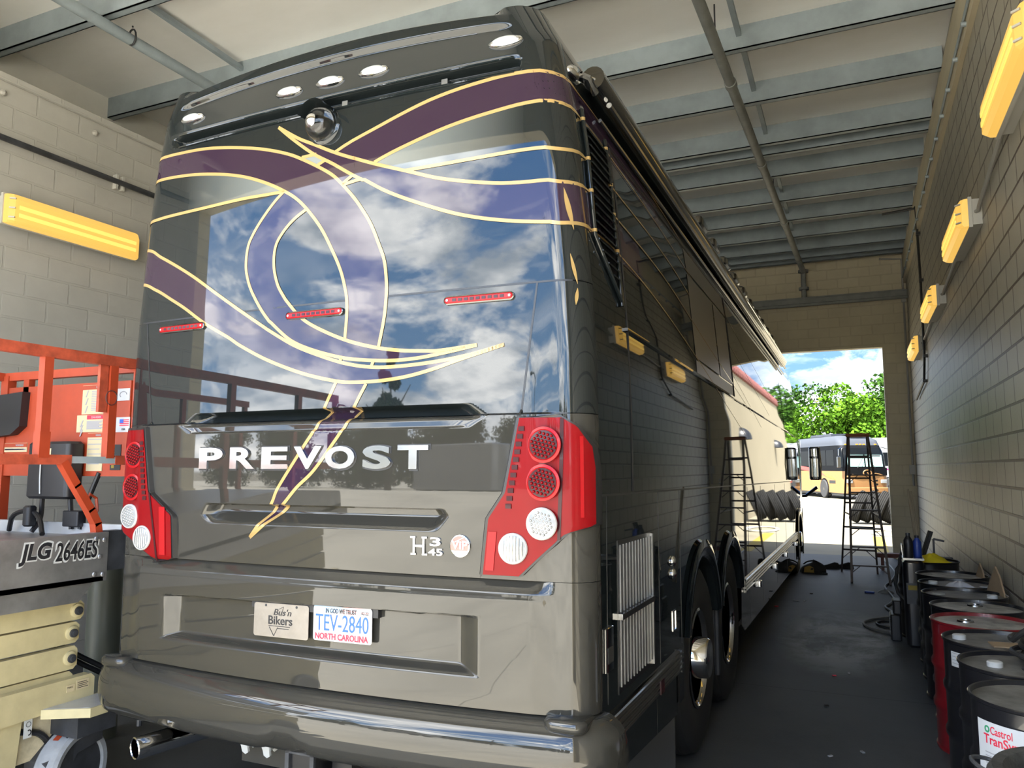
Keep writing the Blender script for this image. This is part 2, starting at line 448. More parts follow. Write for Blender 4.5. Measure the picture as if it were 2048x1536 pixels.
# ================================================================ the hall
XL, XR, YN, YF = -4.23, 3.24, -3.25, 14.04
XU = -5.85                      # upper left wall, set back above the ledge
ZC = Wp(0, 0, 6.53).z           # underside of the roof deck
ZP = Wp(0, 0, 6.27).z           # underside of the purlins
ZL = Wp(0, 0, 5.33).z           # ledge on the left wall
DXL, DXR, DZ = -3.6, 2.76, 4.135
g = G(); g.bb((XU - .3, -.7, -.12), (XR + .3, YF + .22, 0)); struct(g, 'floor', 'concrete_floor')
g = G(); g.bb((XU - .3, YN - .25, -.12), (XR + .3, -.7, -.002)); struct(g, 'floor_bounce_apron', 'concrete_yard')  # unseen pale apron, added to bounce sunlight up to the ceiling
g = G(); g.bb((-150, -170, -.2), (160, YF - 3, -.025)); struct(g, 'ground_yard', 'concrete_yard')
g = G(); g.bb((-150, YF - 3, -.2), (160, 190, -.025)); struct(g, 'ground_front_yard', 'concrete_front_yard')
g = G(); g.bb((XU - .3, YN - .25, ZC), (XR + .3, YF + .22, ZC + .12)); struct(g, 'ceiling', 'ceiling_deck')
g = G(); g.bb((XL - .25, -2.75, 0), (XL, YF, ZL)); g.bb((XU - .25, YN, ZL - .25), (XL - .25, YF, ZL)); struct(g, 'wall_left', 'wall_block_left')
g = G(); g.bb((XU - .25, YN, ZL), (XU, YF, ZC)); struct(g, 'wall_left_upper', 'pale_plaster')
g = G(); g.bb((XR, YN, 0), (XR + .25, YF, ZC)); struct(g, 'wall_right', 'wall_block_right')
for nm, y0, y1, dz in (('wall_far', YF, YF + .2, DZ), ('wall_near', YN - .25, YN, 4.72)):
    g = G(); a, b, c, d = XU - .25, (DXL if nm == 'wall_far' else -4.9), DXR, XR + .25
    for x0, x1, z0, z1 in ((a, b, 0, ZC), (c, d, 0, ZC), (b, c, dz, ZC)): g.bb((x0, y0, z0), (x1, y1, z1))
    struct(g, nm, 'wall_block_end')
# ledger strip and its bolts along both side walls
zl = Wp(0, 0, 5.70).z
g = G(); g.bb((XR - .045, YN, zl), (XR, YF, ZP + .02)); struct(g, 'trim_1', 'wall_block_end')
bolts_y = [1.2 + i * .62 for i in range(20)]
g = G()
for y in bolts_y: g.cyl((XR - .085, y, zl + .05), (XR - .04, y, zl + .05), .022, 0, 8)
g.tube([(XR - .06, YN, zl + .10), (XR - .06, YF, zl + .10)], .012, 0, 8)
struct(g, 'trim_2', 'galv')
g = G(); g.bb((XL - .01, YN, ZL - .05), (XL + .03, YF, ZL + .01)); struct(g, 'trim_3', 'wall_block_left')
g = G()
for i in range(14): g.ball((XL + .012, YN + .9 + i * .86, ZL - .16), .028, 0, 8)
struct(g, 'trim_4', 'conduit')
# roof purlins (C-section: web towards the camera, lips below)
py = [Wp(0, y, 0).y for y in (-.9, .6, 2.08, 3.65, 5.25, 6.57, 7.9, 8.3, 9.2, 10.4, 11.53, 12.64, 13.66, 14.3)] + [13.7]
for i, y in enumerate(py):
    g = G(); h = ZC - ZP
    g.bb((XU, y, ZP), (XR - .03, y + .012, ZC))
    g.bb((XU, y, ZP), (XR - .03, y + .085, ZP + .01))
    g.bb((XU, y + .075, ZP), (XR - .03, y + .085, ZP + .03))
    struct(g, 'trim_%d' % (i + 5), 'galv')
# bridging struts between the purlins
brx = [(Wp(1.25, 0, 0).x, i) for i in (3, 4, 5, 8, 9, 10, 11)] + [(Wp(-4.1, 0, 0).x, 2), (Wp(-4.1, 0, 0).x, 1)]
for k, (x, i) in enumerate(brx):
    g = G(); y0, y1 = py[i], py[i + 1]
    g.beam((x, y0 + .02, ZC - .05), (x, y1, ZC - .09), .05, .05)
    struct(g, 'trim_%d' % (30 + k), 'galv')
# pipes
def pipe_thing(name, pts, r, m, label, cat, extra=None, n=14):
    g = G(); g.tube(pts, r, 0, n); o = tag(g.build(name, m), label, cat)
    if extra: extra(o)
    return o
def couplings(ys, x0, z, r, m='pipe', nm='coupling'):
    def f(o):
        for y in ys:
            g = G(); x = x0(y) if callable(x0) else x0
            g.cyl((x, y - .05, z), (x, y + .05, z), r); g.build(nm, m, o)
    return f
xp = lambda y: lerp(.98, 1.36, (y + 2.6) / 16.6)
zp = Wp(0, 0, 6.1).z
def rods(o):
    couplings([.6, 2.9, 5.2, 7.6, 10.3, 12.8], xp, zp, .062)(o)
    for y in (4.35, 8.9, 11.1):
        g = G(); g.tube([(xp(y), y, zp), (xp(y), y, ZC)], .008, 0, 6); g.build('hanger_rod', 'dark_steel', o)
pipe_thing('sprinkler_pipe', [(xp(-2.6), -2.6, zp), (xp(13.9), 13.85, zp)], .052, 'pipe', 'long grey steel pipe hung under the roof, running down the aisle to the far wall', 'pipe', rods)
x = xp(13.85); zb = Wp(0, 0, 5.46).z
g = G(); g.tube([(x, 13.85, zp + .05), (x, 13.85, zb + .05)], .05, 0, 12)
o = tag(g.build('drop_pipe', 'pipe'), 'short vertical pipe dropping from the long roof pipe to the door beam', 'pipe')
for z in (zp - .02, zb + .22):
    g = G(); g.cyl((x, 13.85, z), (x, 13.85, z + .05), .10, 0, 14); g.build('flange', 'pipe', o)
g = G(); g.bb((-1.5, 13.78, zb - .10), (XR, 13.98, zb + .02)); g.bb((-1.5, 13.76, zb + .02), (XR, 13.98, zb + .05)); g.tube([(-1.5, 13.78, zb - .10), (XR, 13.78, zb - .10)], .03, 0, 10)
tag(g.build('door_beam', 'pipe'), 'horizontal steel beam across the far wall above the door opening', 'beam')
xq = Wp(-4.32, 0, 0).x; zq = Wp(0, 0, 6.15).z
def hook(o):
    g = G(); yy = Wp(0, 2.35, 0).y
    g.tube([(xq + .02, yy, ZP + .02), (xq + .02, yy, zq + .12)], .008, 0, 6)
    g.tube([(xq + .02 + .05 * sin(a), yy, zq + .02 + .08 * cos(a)) for a in [i * pi / 6 for i in range(12)]], .009, 0, 6, True)
    g.build('hanger_hook', 'dark_steel', o)
pipe_thing('roof_pipe', [(xq, -2.6, zq), (xq, 13.9, zq)], .055, 'galv', 'grey pipe below the purlins at the upper left above the lift', 'pipe', hook)
# left wall rail pipe
zz = Wp(0, 0, 4.74).z
def clamp(o):
    g = G(); yy = Wp(0, 2.5, 0).y
    for dy in (-.03, .04): g.bb((XL, yy + dy - .012, zz - .07), (XL + .05, yy + dy + .012, zz + .07))
    g.build('pipe_clamp', 'lamp_box', o)
pipe_thing('wall_conduit', [(XL + .05, -2.6, zz), (XL + .05, 13.9, zz)], .026, 'dark_steel', 'dark conduit running level across the left block wall above the yellow lamp', 'conduit', clamp)

# wall lamps -----------------------------------------------------
def wall_lamp(label, x, y0, y1, z0, z1, sgn, group):
    # sgn: +1 sticks out towards +x (left wall), -1 towards -x (right wall)
    t = thing('wall_lamp', (x, (y0 + y1) / 2, (z0 + z1) / 2), label, 'lamp', group)
    L = y1 - y0; H = z1 - z0
    g = G(); g.bb((0, -L / 2, -H * .42), (sgn * .07, L / 2, H * .42)); g.build('back_box', 'lamp_box', t)
    g = G(); g.bb((sgn * .072, -L / 2 - .01, -H * .5), (sgn * .10, L / 2 + .01, H * .5)); g.build('rim', 'lamp_box', t)
    P = [(.10, -.48), (.155, -.47), (.185, -.40), (.185, .28), (.15, .47), (.10, .48)]
    g = G(); rows = []
    for q, e in ((-1, .0), (-.985, .55), (-.93, .95), (-.9, 1), (.9, 1), (.93, .95), (.985, .55), (1, 0)):
        rows.append([V((sgn * (.10 + (a - .10) * e), q * L / 2, b * H * (.94 + .06 * e))) for a, b in P])
    g.grid(rows, 0, sgn < 0)
    d = g.build('diffuser', 'lamp_yellow', t, ang=25)
    for zf in (-.2, .05):
        g = G(); g.bb((sgn * .184, -L * .44, zf * H - H * .06), (sgn * .192, L * .44, zf * H + H * .06)); g.build('tube_glow', 'lamp_core', d)
    for zf in (-.3, 0, .3):
        g = G(); g.beam((sgn * .15, -L / 2 * .975, zf * H), (sgn * .185, -L / 2 * .93, zf * H), .025, .012); g.build('end_slot', 'lamp_box', d)
    return t
ly = [(1.75, 3.02), (4.45, 5.72), (7.35, 8.62), (10.42, 11.67)]
lb = ['yellow wall lamp on the right wall nearest the camera, cut by the top right corner', 'yellow wall lamp on the right wall, second from the camera, with conduit entering its end', 'small-looking yellow lamp on the right wall, third from the camera', 'farthest yellow lamp on the right wall beside the black cable']
lz = [(3.93, 4.20), (3.74, 4.00), (3.64, 3.90), (3.52, 3.78)]
for (a, b), l, (c, d) in zip(ly, lb, lz): wall_lamp(l, XR, a, b, c, d, -1, 'yellow lamps on the right wall')
yl0, yl1 = Wp(0, 1.33, 0).y, Wp(0, 2.69, 0).y
wall_lamp('long yellow fluorescent lamp on the left block wall above the orange lift', XL, yl0, yl1, Wp(0, 0, 3.96).z, Wp(0, 0, 4.24).z, 1, 'yellow lamps on the left wall')
cl = ['grey conduit between the first and second lamps on the right wall', 'grey conduit between the second and third lamps on the right wall', 'grey conduit between the third and fourth lamps on the right wall']
for i in range(3):
    a, b = ly[i][1], ly[i + 1][0]; z0 = sum(lz[i]) / 2; z1 = sum(lz[i + 1]) / 2
    g = G(); g.tube([(XR - .03, a, z0), (XR - .03, b - .10, z1 + .02), (XR - .03, b - .03, z1), (XR - .05, b + .02, z1)], .017, 0, 8)
    tag(g.build('lamp_conduit', 'conduit'), cl[i], 'conduit')
# black cable dropping down the far end of the right wall
c1 = [(3.23, 12.9, 6.10), (3.25, 11.05, 6.10), (3.25, 10.98, 5.62), (3.25, 10.9, 4.83), (3.25, 10.99, 3.62), (3.25, 11.3, 3.25), (3.25, 13.2, 3.10)]
c1 = [Wp(*p) for p in c1]
for p in c1: p.x = XR - .04
g = G(); g.tube([(XR - .5, c1[1].y + .2, c1[0].z), (XR - .06, c1[1].y + .1, c1[0].z)] + c1[1:], .018, 0, 8)
o = tag(g.build('black_cable', 'hose_dark'), 'black cable dropping down the right wall past the farthest lamp', 'cable')
for p in c1[2:6]:
    g = G(); g.bb((XR - .06, p.y - .05, p.z - .02), (XR - .002, p.y + .05, p.z + .02)); g.build('cable_clip', 'hose_dark', o)
g = G(); X0 = XR - .06; g.tube([(X0 - .4, YF - .05, ZP - .02), (X0, YF - .05, ZP - .06), (X0, YF - .05, 4.9), (X0, YF - .05, 1.4)], .02, 0, 8)
o = tag(g.build('corner_conduit', 'conduit'), 'thin grey conduit down the far right corner of the hall', 'conduit')
g = G(); g.bb((X0 - .06, YF - .1, 1.62), (X0 + .04, YF - .02, 1.80)); g.build('junction_box', 'lamp_box', o)
g = G(); g.bb((X0 - .04, YF - .09, 5.0), (X0 + .04, YF - .02, 5.2)); g.build('junction_box', 'lamp_box', o)
# ================================================================ the motor coach
CO = thing('motor_coach', (0, 0, -.10), 'large dark pewter motor coach with purple and gold ribbon graphics parked in the bay', 'motor coach')
CO.rotation_euler = (rad(-.6), 0, 0)
RC = .125
def wz(z): return interp(z, [.5, 1.9, 2.3, 2.6, 2.9, 3.2, 3.45, 3.65, 3.80], [1.27, 1.27, 1.265, 1.25, 1.225, 1.20, 1.165, 1.125, 1.05])
def bulge(z): return interp(z, [.75, 1.0, 1.35, 3.8], [.085, .06, .035, .03])
def dents(x, z):
    d = 0.0
    # upper hand recess
    if 2.0 < z < 2.12:
        e = sst(0, .10, (.85 - x) - abs(z - 2.055) * 1.6) * sst(0, .10, (x + .817) - abs(z - 2.05) * 1.6)
        d += e * interp(z, [2.010, 2.016, 2.043, 2.050, 2.100, 2.110], [0, .008, .010, .016, .070, 0])
    if 1.585 < z < 1.695:
        e = sst(0, .07, (.686 - x) - abs(z - 1.655) * .7) * sst(0, .07, (x + .646) - abs(z - 1.63) * .7)
        d += e * interp(z, [1.590, 1.598, 1.645, 1.652, 1.675, 1.684], [0, .006, .050, .052, .052, 0])
    if 1.02 < z < 1.29:
        zt = 1.250 + (x + .85) * .014; zb = 1.036
        fx = min(sst(-.895, -.755, x), 1 - sst(.715, .835, x))
        q = min(fx, sst(zb, zb + .045, z)) if z < zb + .2 else fx
        if z < 1.11:   # rounded lower corners
            q = min(q, max(0, 1 - sqrt(max(0, (x - .70)) ** 2 * 40 + (1.11 - z) ** 2 * 60)) * 3 if x > .70 else q)
            q = min(q, max(0, 1 - sqrt(max(0, (-.74 - x)) ** 2 * 40 + (1.11 - z) ** 2 * 60)) * 3 if x < -.74 else q)
        d += .045 * q * (1 if z < zt - .012 else max(0, (zt - z) / .012))
    if 3.49 < z < 3.57:
        e = sst(-.985, -.95, x) * (1 - sst(.955, .99, x))
        d += e * interp(z, [3.502, 3.507, 3.548, 3.556], [0, .045, .045, 0])
    return d
def oz(z): return interp(z, [.92, .96, 1.34, 1.366, 1.380, 1.413, 1.415, 1.56, 1.74, 1.752, 1.764, 2.058, 2.066, 2.588, 3.50, 3.556, 3.575, 3.69, 3.705, 3.725, 3.765, 3.80],
                          [.010, .014, .030, .028, .018, -.010, .004, .0135, .0255, .0262, .0262, .0250, .005, 0, 0, 0, .008, -.012, -.014, .004, .004, -.05])
LEAN = .01047
def rearp(s, z, off=0.0):
    p = rearp0(s, z, off); p.y -= LEAN * (z - .9); return p
def rearp0(s, z, off=0.0):
    w = wz(z); f = w - RC; a = abs(s); sg = 1 if s >= 0 else -1
    if a <= f:
        k = 1 - sst(f * .9, f, a)
        y = -bulge(z) * (1 - (a / f) ** 2) - oz(z) * k + dents(s, z)
        nx = -2 * bulge(z) * s / f / f
        n = V((-nx, -1, 0)).normalized()
        return V((s, y, z)) + n * off
    t = (a - f) / RC
    if t <= pi / 2:
        return V((sg * (f + (RC + off) * sin(t)), RC - (RC + off) * cos(t), z))
    return V((sg * (w + off), RC + (a - f - RC * pi / 2), z))
def s_of_x(x, z):
    f = wz(z) - RC; a = abs(x); sg = 1 if x >= 0 else -1
    return x if a <= f else sg * (f + RC * math.asin(min(1, (a - f) / RC)))
def rear_grid(g, zs, m=0):
    NX = 200; NC = 9; rows = []
    for z in zs:
        f = wz(z) - RC
        ss = [-(f + RC * pi / 2 * (1 - i / NC)) for i in range(NC)] + [f * (-1 + 2 * i / NX) for i in range(NX + 1)] + [f + RC * pi / 2 * (i + 1) / NC for i in range(NC)]
        cr = .055 * sst(3.56, 3.80, z)
        rows.append([rearp(s, z) + V((0, 0, cr * max(0, 1 - (s / f) ** 2))) for s in ss])
    g.grid(rows, m)
def zlist(z0, z1, step, fine=()):
    zs = {round(z0, 4), round(z1, 4)}
    n = int((z1 - z0) / step)
    for i in range(1, n): zs.add(round(z0 + (z1 - z0) * i / n, 4))
    for a, b, st in fine:
        for i in range(int((b - a) / st) + 1): zs.add(round(a + i * st, 4))
    return sorted(z for z in zs if z0 <= z <= z1)
g = G(); rear_grid(g, zlist(2.592, 3.80, .03, [(3.495, 3.58, .003), (3.68, 3.80, .006)])); g.build('rear_cap', 'paint', CO, ang=40)
g = G(); rear_grid(g, zlist(2.062, 2.589, .025, [(2.06, 2.125, .003)])); g.build('engine_door', 'paint', CO, ang=40)
g = G(); rear_grid(g, zlist(1.415, 2.059, .025, [(2.0, 2.06, .003), (1.585, 1.695, .003), (1.735, 1.77, .003)])); g.build('engine_door_lower', 'paint_low', CO, ang=40)
g = G(); rear_grid(g, zlist(.925, 1.413, .02, [(1.03, 1.12, .004), (1.225, 1.28, .003), (1.33, 1.413, .004)])); g.build('rear_lower_panel', 'paint_low', CO, ang=40)
# dark backing inside the gaps
g = G(); rows = []
for z in zlist(.80, 3.76, .06):
    f = wz(z) - RC; rows.append([rearp(f * t, z) + V((0, .022 + dents(f * t, z) * .0 + (.05 if (1.0 < z < 1.3 or 1.57 < z < 1.71 or 1.98 < z < 2.14 or 3.45 < z < 3.6) else 0), 0)) for t in [-1 + i / 20 for i in range(41)]])
g.grid(rows); g.build('inner_frame', 'black_trim', CO)
# panel gaps drawn as black rubber seams
def seam(g, pts, w=.006, off=.0012, n=30):
    L = []
    P = spline(pts, n)
    for i, p in enumerate(P):
        d = (P[min(i + 1, n - 1)] - P[max(i - 1, 0)]).normalized(); q = V((-d.y, d.x, 0)) * w / 2
        L.append([rearp(s_of_x(p.x + q.x * e, p.y + q.y * e), p.y + q.y * e, off) for e in (1, -1)])
    g.grid(L)
g = G()
seam(g, [(1.060, 2.592), (1.025, 2.32), (.992, 2.060)], .008); seam(g, [(-1.112, 2.585), (-1.072, 2.3), (-1.034, 2.06)], .008)
seam(g, [(-1.25, 2.5905), (0, 2.5905), (1.20, 2.5905)], .008, n=80); seam(g, [(-1.2, 2.0605), (-.8, 2.0605)], .006); seam(g, [(.86, 2.0605), (1.18, 2.0605)], .006)
seam(g, [(.992, 2.060), (.93, 1.752), (.856, 1.65), (.823, 1.415)], .012); seam(g, [(-1.034, 2.06), (-.975, 1.727), (-.816, 1.622), (-.812, 1.412)], .012)
g.build('door_seam', 'black_trim', CO)

def fr(z): return wz(z) - RC
# ---- sides and roof
Y0, Y1 = RC, 11.9
def side_rows(sg, zs, ys):
    return [[V((sg * wz(z), y if k else y - LEAN * (z - .9), z)) for k, y in enumerate(ys)] for z in zs]
ys_ = [Y0 + (Y1 - Y0) * i / 40 for i in range(41)]
for sg in (1, -1):
    g = G(); g.grid(side_rows(sg, zlist(1.745, 3.80, .04), ys_), 0, sg < 0); g.build('upper_side', 'paint', CO, ang=40)
    # lower side with two wheel arches at the back and one at the front
    P = [(Y0, .72)]
    def arch(yc, r, zc, z0):
        a0 = math.asin((z0 - zc) / r); n = 22
        return [(yc - r * cos(a0 + (pi - 2 * a0) * i / n), zc + r * sin(a0 + (pi - 2 * a0) * i / n)) for i in range(n + 1)]
    zb = lambda y: interp(y, [0, 1.0, 1.7, 4, 12], [.62, .57, .53, .52, .42])
    A1 = arch(2.23, .60, .80, .92); A2 = arch(3.42, .60, .78, .92); A3 = arch(11.05, .58, .70, .50)
    P = [(Y0, .90), (1.05, .88), (1.50, .88), (1.50, .60), (1.62, .60)] + A1 + A2 + [(3.95, .60), (4.12, zb(4.1)), (10.4, zb(10))] + A3 + [(Y1, zb(12)), (Y1, 1.74), (Y0, 1.74)]
    g = G(); 
    g.poly([(y * 1, z) for y, z in P] if sg > 0 else [(-y, z) for y, z in P][::-1] if False else P, (sg * 1.27, 0, 0), (0, 1, 0), (0, 0, 1), 0)
    if sg < 0: g.f = [f[::-1] for f in g.f]
    g.build('lower_side', 'paint_low' if False else 'paint', CO)
    g = G(); g.poly([(Y0 - .02, .90), (Y0 - .02, .64), (1.02, .58), (1.02, .88)], (sg * 1.262, 0, 0), (0, 1, 0), (0, 0, 1), 0)
    g.poly([(1.03, .88), (1.03, .58), (1.50, .55), (1.50, .88)], (sg * 1.262, 0, 0), (0, 1, 0), (0, 0, 1), 0)
    if sg < 0: g.f = [f[::-1] for f in g.f]
    g.build('skirt', 'paint', CO)
    # flared arch lips
    for nm, A, yc, zc in (('wheel_arch', A1, 2.23, .80), ('wheel_arch', A2, 3.42, .78), ('wheel_arch', A3, 11.05, .70)):
        g = G(); rows = []
        for y, z in A:
            dy, dz = y - yc, z - zc; L = []
            for k, o in ((1.0, .004), (1.03, .022), (.97, .030), (.88, .028), (.84, .010), (.84, -.10)):
                L.append(V((sg * (1.27 + o), yc + dy * k, zc + dz * k)))
            rows.append(L)
        g.grid(rows, 0, sg > 0); g.build(nm, 'paint', CO, ang=50)
# wheel wells (dark box behind the arches)
g = G()
for sg in (1, -1):
    for a, b in ((1.5, 4.1), (10.3, 11.8)):
        g.bb((sg * .80, a, .55), (sg * .84, b, 1.7)); g.bb((sg * .80, a, 1.55), (sg * 1.26, b, 1.58))
g.bb((-.8, .25, .60), (.8, 11.8, .75)); g.bb((-1.2, 4.2, .52), (1.2, 10.2, .56))
g.build('underbody', 'black_trim', CO)
# roof
g = G(); rows = []
ysr = [.05, .10, .20, .4] + [.8 + i * .55 for i in range(20)]
for y in ysr:
    L = []
    for i in range(31):
        t = -1 + i / 15
        L.append(V((1.05 * t, y, 3.80 + .06 * (1 - t * t))))
    rows.append(L)
rows[0] = [V((1.05 * (-1 + i / 15), rearp(s_of_x(1.05 * (-1 + i / 15), 3.80), 3.80).y, 3.80 + .055 * max(0, 1 - ((-1 + i / 15) * 1.05 / fr(3.80)) ** 2))) for i in range(31)]
g.grid(rows); g.build('roof', 'paint', CO, ang=60)
# front cap, raked windscreen
g = G(); rows = []
def front_out(z):
    yf = interp(z, [.35, 1.3, 2.2, 3.2, 3.80], [13.05, 13.05, 12.85, 12.25, 11.7]); w = wz(max(.5, z)); r = .85
    ya = min(Y1 - .02, yf - r)
    L = [V((w, min(ya, Y1), z))]
    for i in range(15):
        a = pi / 2 * i / 14
        L.append(V((w - .55 + .55 * cos(a), ya + (yf - ya) * sin(a), z)))
    return L + [V((-p.x, p.y, z)) for p in L[::-1]]
for z in zlist(.42, 3.80, .10): rows.append(front_out(z))
g.grid(rows); g.build('front_cap', 'paint', CO, ang=50)
g = G()
for k, r in enumerate(rows[17:31]):
    pass
gr = [[p + V((0, .004 if abs(p.x) < .9 else .002, 0)) + V((.003 if p.x > 0 else -.003, 0, 0)) for p in front_out(z)[5:-5]] for z in zlist(1.75, 3.25, .1)]
g.grid(gr); g.build('windscreen', 'glass_dark', CO, ang=50)

# ---- painted ribbons and gold pinstripes
GV = {
'g1':[(-1.069,3.468),(-0.928,3.467),(-0.753,3.457),(-0.585,3.432),(-0.424,3.398),(-0.308,3.366),(-0.202,3.329),(-0.121,3.291),(-0.02,3.235),(0.058,3.185),(0.114,3.133),(0.183,3.057),(0.23,2.994),(0.277,2.92),(0.321,2.822),(0.348,2.752),(0.361,2.661),(0.362,2.591),(0.353,2.491),(0.329,2.369)],
'g2':[(-1.107,3.347),(-0.983,3.346),(-0.831,3.334),(-0.702,3.315),(-0.577,3.29),(-0.456,3.256),(-0.338,3.21),(-0.239,3.161),(-0.149,3.105),(-0.075,3.036),(0.005,2.938),(0.07,2.828),(0.119,2.729),(0.149,2.632),(0.157,2.576),(0.158,2.509),(0.152,2.417)],
'g3':[(-1.152,3.13),(-0.995,3.139),(-0.734,3.145),(-0.49,3.151),(-0.335,3.149),(-0.216,3.147)],
'g4':[(-0.224,3.146),(-0.281,3.101),(-0.352,3.028),(-0.403,2.962),(-0.431,2.906),(-0.44,2.826),(-0.431,2.765),(-0.401,2.69),(-0.339,2.596),(-0.285,2.533),(-0.273,2.524),(-0.155,2.433),(-0.032,2.38),(0.133,2.334),(0.254,2.316),(0.388,2.306),(0.517,2.309),(0.642,2.324),(0.799,2.349)],
'g5':[(-0.083,3.043),(-0.159,3.001),(-0.222,2.945),(-0.26,2.884),(-0.266,2.794),(-0.241,2.704),(-0.202,2.642),(-0.172,2.606),(-0.098,2.534),(-0.006,2.479),(0.149,2.413),(0.297,2.371),(0.431,2.348),(0.559,2.338),(0.634,2.336),(0.799,2.349)],
'g6':[(-1.164,2.984),(-1.025,2.924),(-0.815,2.813),(-0.625,2.695),(-0.477,2.603),(-0.305,2.5),(-0.292,2.492),(-0.133,2.407),(0.018,2.349),(0.162,2.305),(0.3,2.282),(0.432,2.279),(0.601,2.289),(0.764,2.31),(0.919,2.344)],
'g7':[(-1.193,2.804),(-1.059,2.758),(-0.937,2.695),(-0.838,2.641),(-0.698,2.555),(-0.532,2.47),(-0.451,2.424),(-0.285,2.347),(-0.078,2.274),(0.108,2.23),(0.21,2.22),(0.346,2.221),(0.476,2.234),(0.602,2.26),(0.724,2.294),(0.919,2.344)],
't1':[(0.135,2.332),(0.129,2.315)],
't2':[(0.304,2.308),(0.295,2.286)],
'sl':[(0.113,2.227),(0.055,2.113),(0.024,2.026),(-0.045,1.933),(-0.172,1.761),(-0.219,1.678),(-0.341,1.533)],
'sr':[(0.27,2.211),(0.213,2.113),(0.175,2.026),(0.103,1.932),(0.017,1.832),(-0.068,1.762),(-0.153,1.679),(-0.251,1.599),(-0.341,1.533)],
'g8':[(0.072,3.292),(0.156,3.326),(0.295,3.369),(0.43,3.411),(0.56,3.446),(0.687,3.469),(0.81,3.483),(0.929,3.491),(1.045,3.488),(1.119,3.479)],
'g9':[(0.285,3.208),(0.366,3.236),(0.485,3.269),(0.626,3.304),(0.75,3.326),(0.87,3.341),(0.988,3.352),(1.09,3.352),(1.146,3.347)],
'g10':[(-0.267,3.474),(-0.146,3.397),(-0.052,3.35),(0.075,3.287),(0.191,3.238),(0.159,3.252),(0.286,3.201),(0.468,3.136),(0.597,3.09),(0.722,3.057),(0.872,3.027),(0.987,3.014),(1.1,3.009),(1.166,3.0)],
'g11':[(-0.267,3.474),(-0.175,3.396),(-0.05,3.302),(0.056,3.24),(0.159,3.174),(0.226,3.135),(0.225,3.141),(0.336,3.073),(0.437,3.023),(0.567,2.967),(0.692,2.919),(0.813,2.884),(0.93,2.859),(1.043,2.841),(1.126,2.831),(1.159,2.826)],
'g12':[(0.448,3.145),(0.628,3.146),(0.812,3.149),(0.987,3.152),(1.1,3.148),(1.156,3.14)],
's1':[(-0.121,3.298),(-0.036,3.3)],
's2':[(-0.027,3.245),(0.014,3.262)],
's3':[(0.114,3.133),(0.173,3.167)],
's4':[(0.117,3.129),(0.22,3.142)],
}
def sz(p): return (s_of_x(p[0], p[1]), p[1])
def ext(P, left=None, right=None):
    P = [sz(p) for p in P]
    if left is not None: P = [left] + P
    if right is not None: P = P + right
    return P
def side_s(y, z): return fr(z) + RC * pi / 2 + (y - RC)
LE = lambda z: -(fr(z) + RC * pi / 2 + .3)
tail = lambda pts: [(side_s(y, z), z) for y, z in pts]
cv = {}
cv['g1'] = ext(GV['g1'], (LE(3.46), 3.455)); cv['g2'] = ext(GV['g2'], (LE(3.33), 3.34)); cv['g3'] = ext(GV['g3'], (LE(3.12), 3.12))
for k in ('g4', 'g5', 't1', 't2', 'sl', 'sr', 's1', 's2', 's3', 's4'): cv[k] = ext(GV[k])
cv['g6'] = ext(GV['g6'], (LE(3.0), 3.01)); cv['g7'] = ext(GV['g7'], (LE(2.82), 2.82))
cv['g8'] = ext(GV['g8'], None, tail([(.2, 3.468), (.6, 3.47), (2.0, 3.42), (4.2, 3.20), (7.5, 2.80)]))
cv['g9'] = ext(GV['g9'], None, tail([(.2, 3.341), (.6, 3.34), (2.0, 3.24), (4.2, 2.95), (7.0, 2.55)]))
cv['g10'] = ext(GV['g10'], None, tail([(.25, 3.012), (.6, 3.02), (1.6, 2.96), (3.0, 2.75), (5.2, 2.45)]))
cv['g11'] = ext(GV['g11'], None, tail([(.2, 2.838), (.6, 2.84), (1.4, 2.76), (2.6, 2.56), (4.6, 2.2)]))
cv['g12'] = ext(GV['g12'], None, tail([(.2, 3.155), (.6, 3.165), (2.0, 3.08), (4.0, 2.72), (6.0, 2.35)]))
def fill(name, a, b, m, off, n=110, k=8, parent=CO):
    A, B = spline(cv[a] if isinstance(a, str) else a, n), spline(cv[b] if isinstance(b, str) else b, n); g = G()
    g.grid([[rearp(lerp(p.x, q.x, j / k), lerp(p.y, q.y, j / k), off) for j in range(k + 1)] for p, q in zip(A, B)])
    return g.build(name, m, parent, ang=40)
def cut(P, y0=None):   # portion of a ribbon edge on the back wall only (the sides carry just the pinstripes)
    return [p for p in P if abs(p[0]) < 1.30]
def stripe(g, P, w=.0155, off=.0028, n=120, taper=None):
    P = spline(P, n); L = []
    for i, p in enumerate(P):
        d = (P[min(i + 1, n - 1)] - P[max(i - 1, 0)]).normalized()
        ww = w if p.x < 1.3 else w * .55
        q = V((-d.y, d.x, 0)) * ww / 2
        L.append([rearp(p.x + q.x * e, p.y + q.y * e, off) for e in (1, 0, -1)])
    g.grid(L)
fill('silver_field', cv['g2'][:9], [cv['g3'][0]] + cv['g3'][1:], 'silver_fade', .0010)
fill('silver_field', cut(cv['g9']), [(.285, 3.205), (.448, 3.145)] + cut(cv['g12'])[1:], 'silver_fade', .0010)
fill('ribbon', cv['g1'], cv['g2'], 'purple', .0014)
fill('ribbon', cv['g4'], cv['g5'], 'purple', .0012)
fill('ribbon', cv['g6'], cv['g7'], 'purple', .0014)
fill('ribbon', cut(cv['g8']) + tail([(1.6, 3.42)]), cut(cv['g9']) + tail([(1.6, 3.27)]), 'purple', .0012)
fill('ribbon', cut(cv['g10']) + tail([(1.0, 2.99)]), cut(cv['g11']) + tail([(1.0, 2.80)]), 'purple', .0020)
fill('ribbon', cv['sl'], cv['sr'], 'purple', .0012)
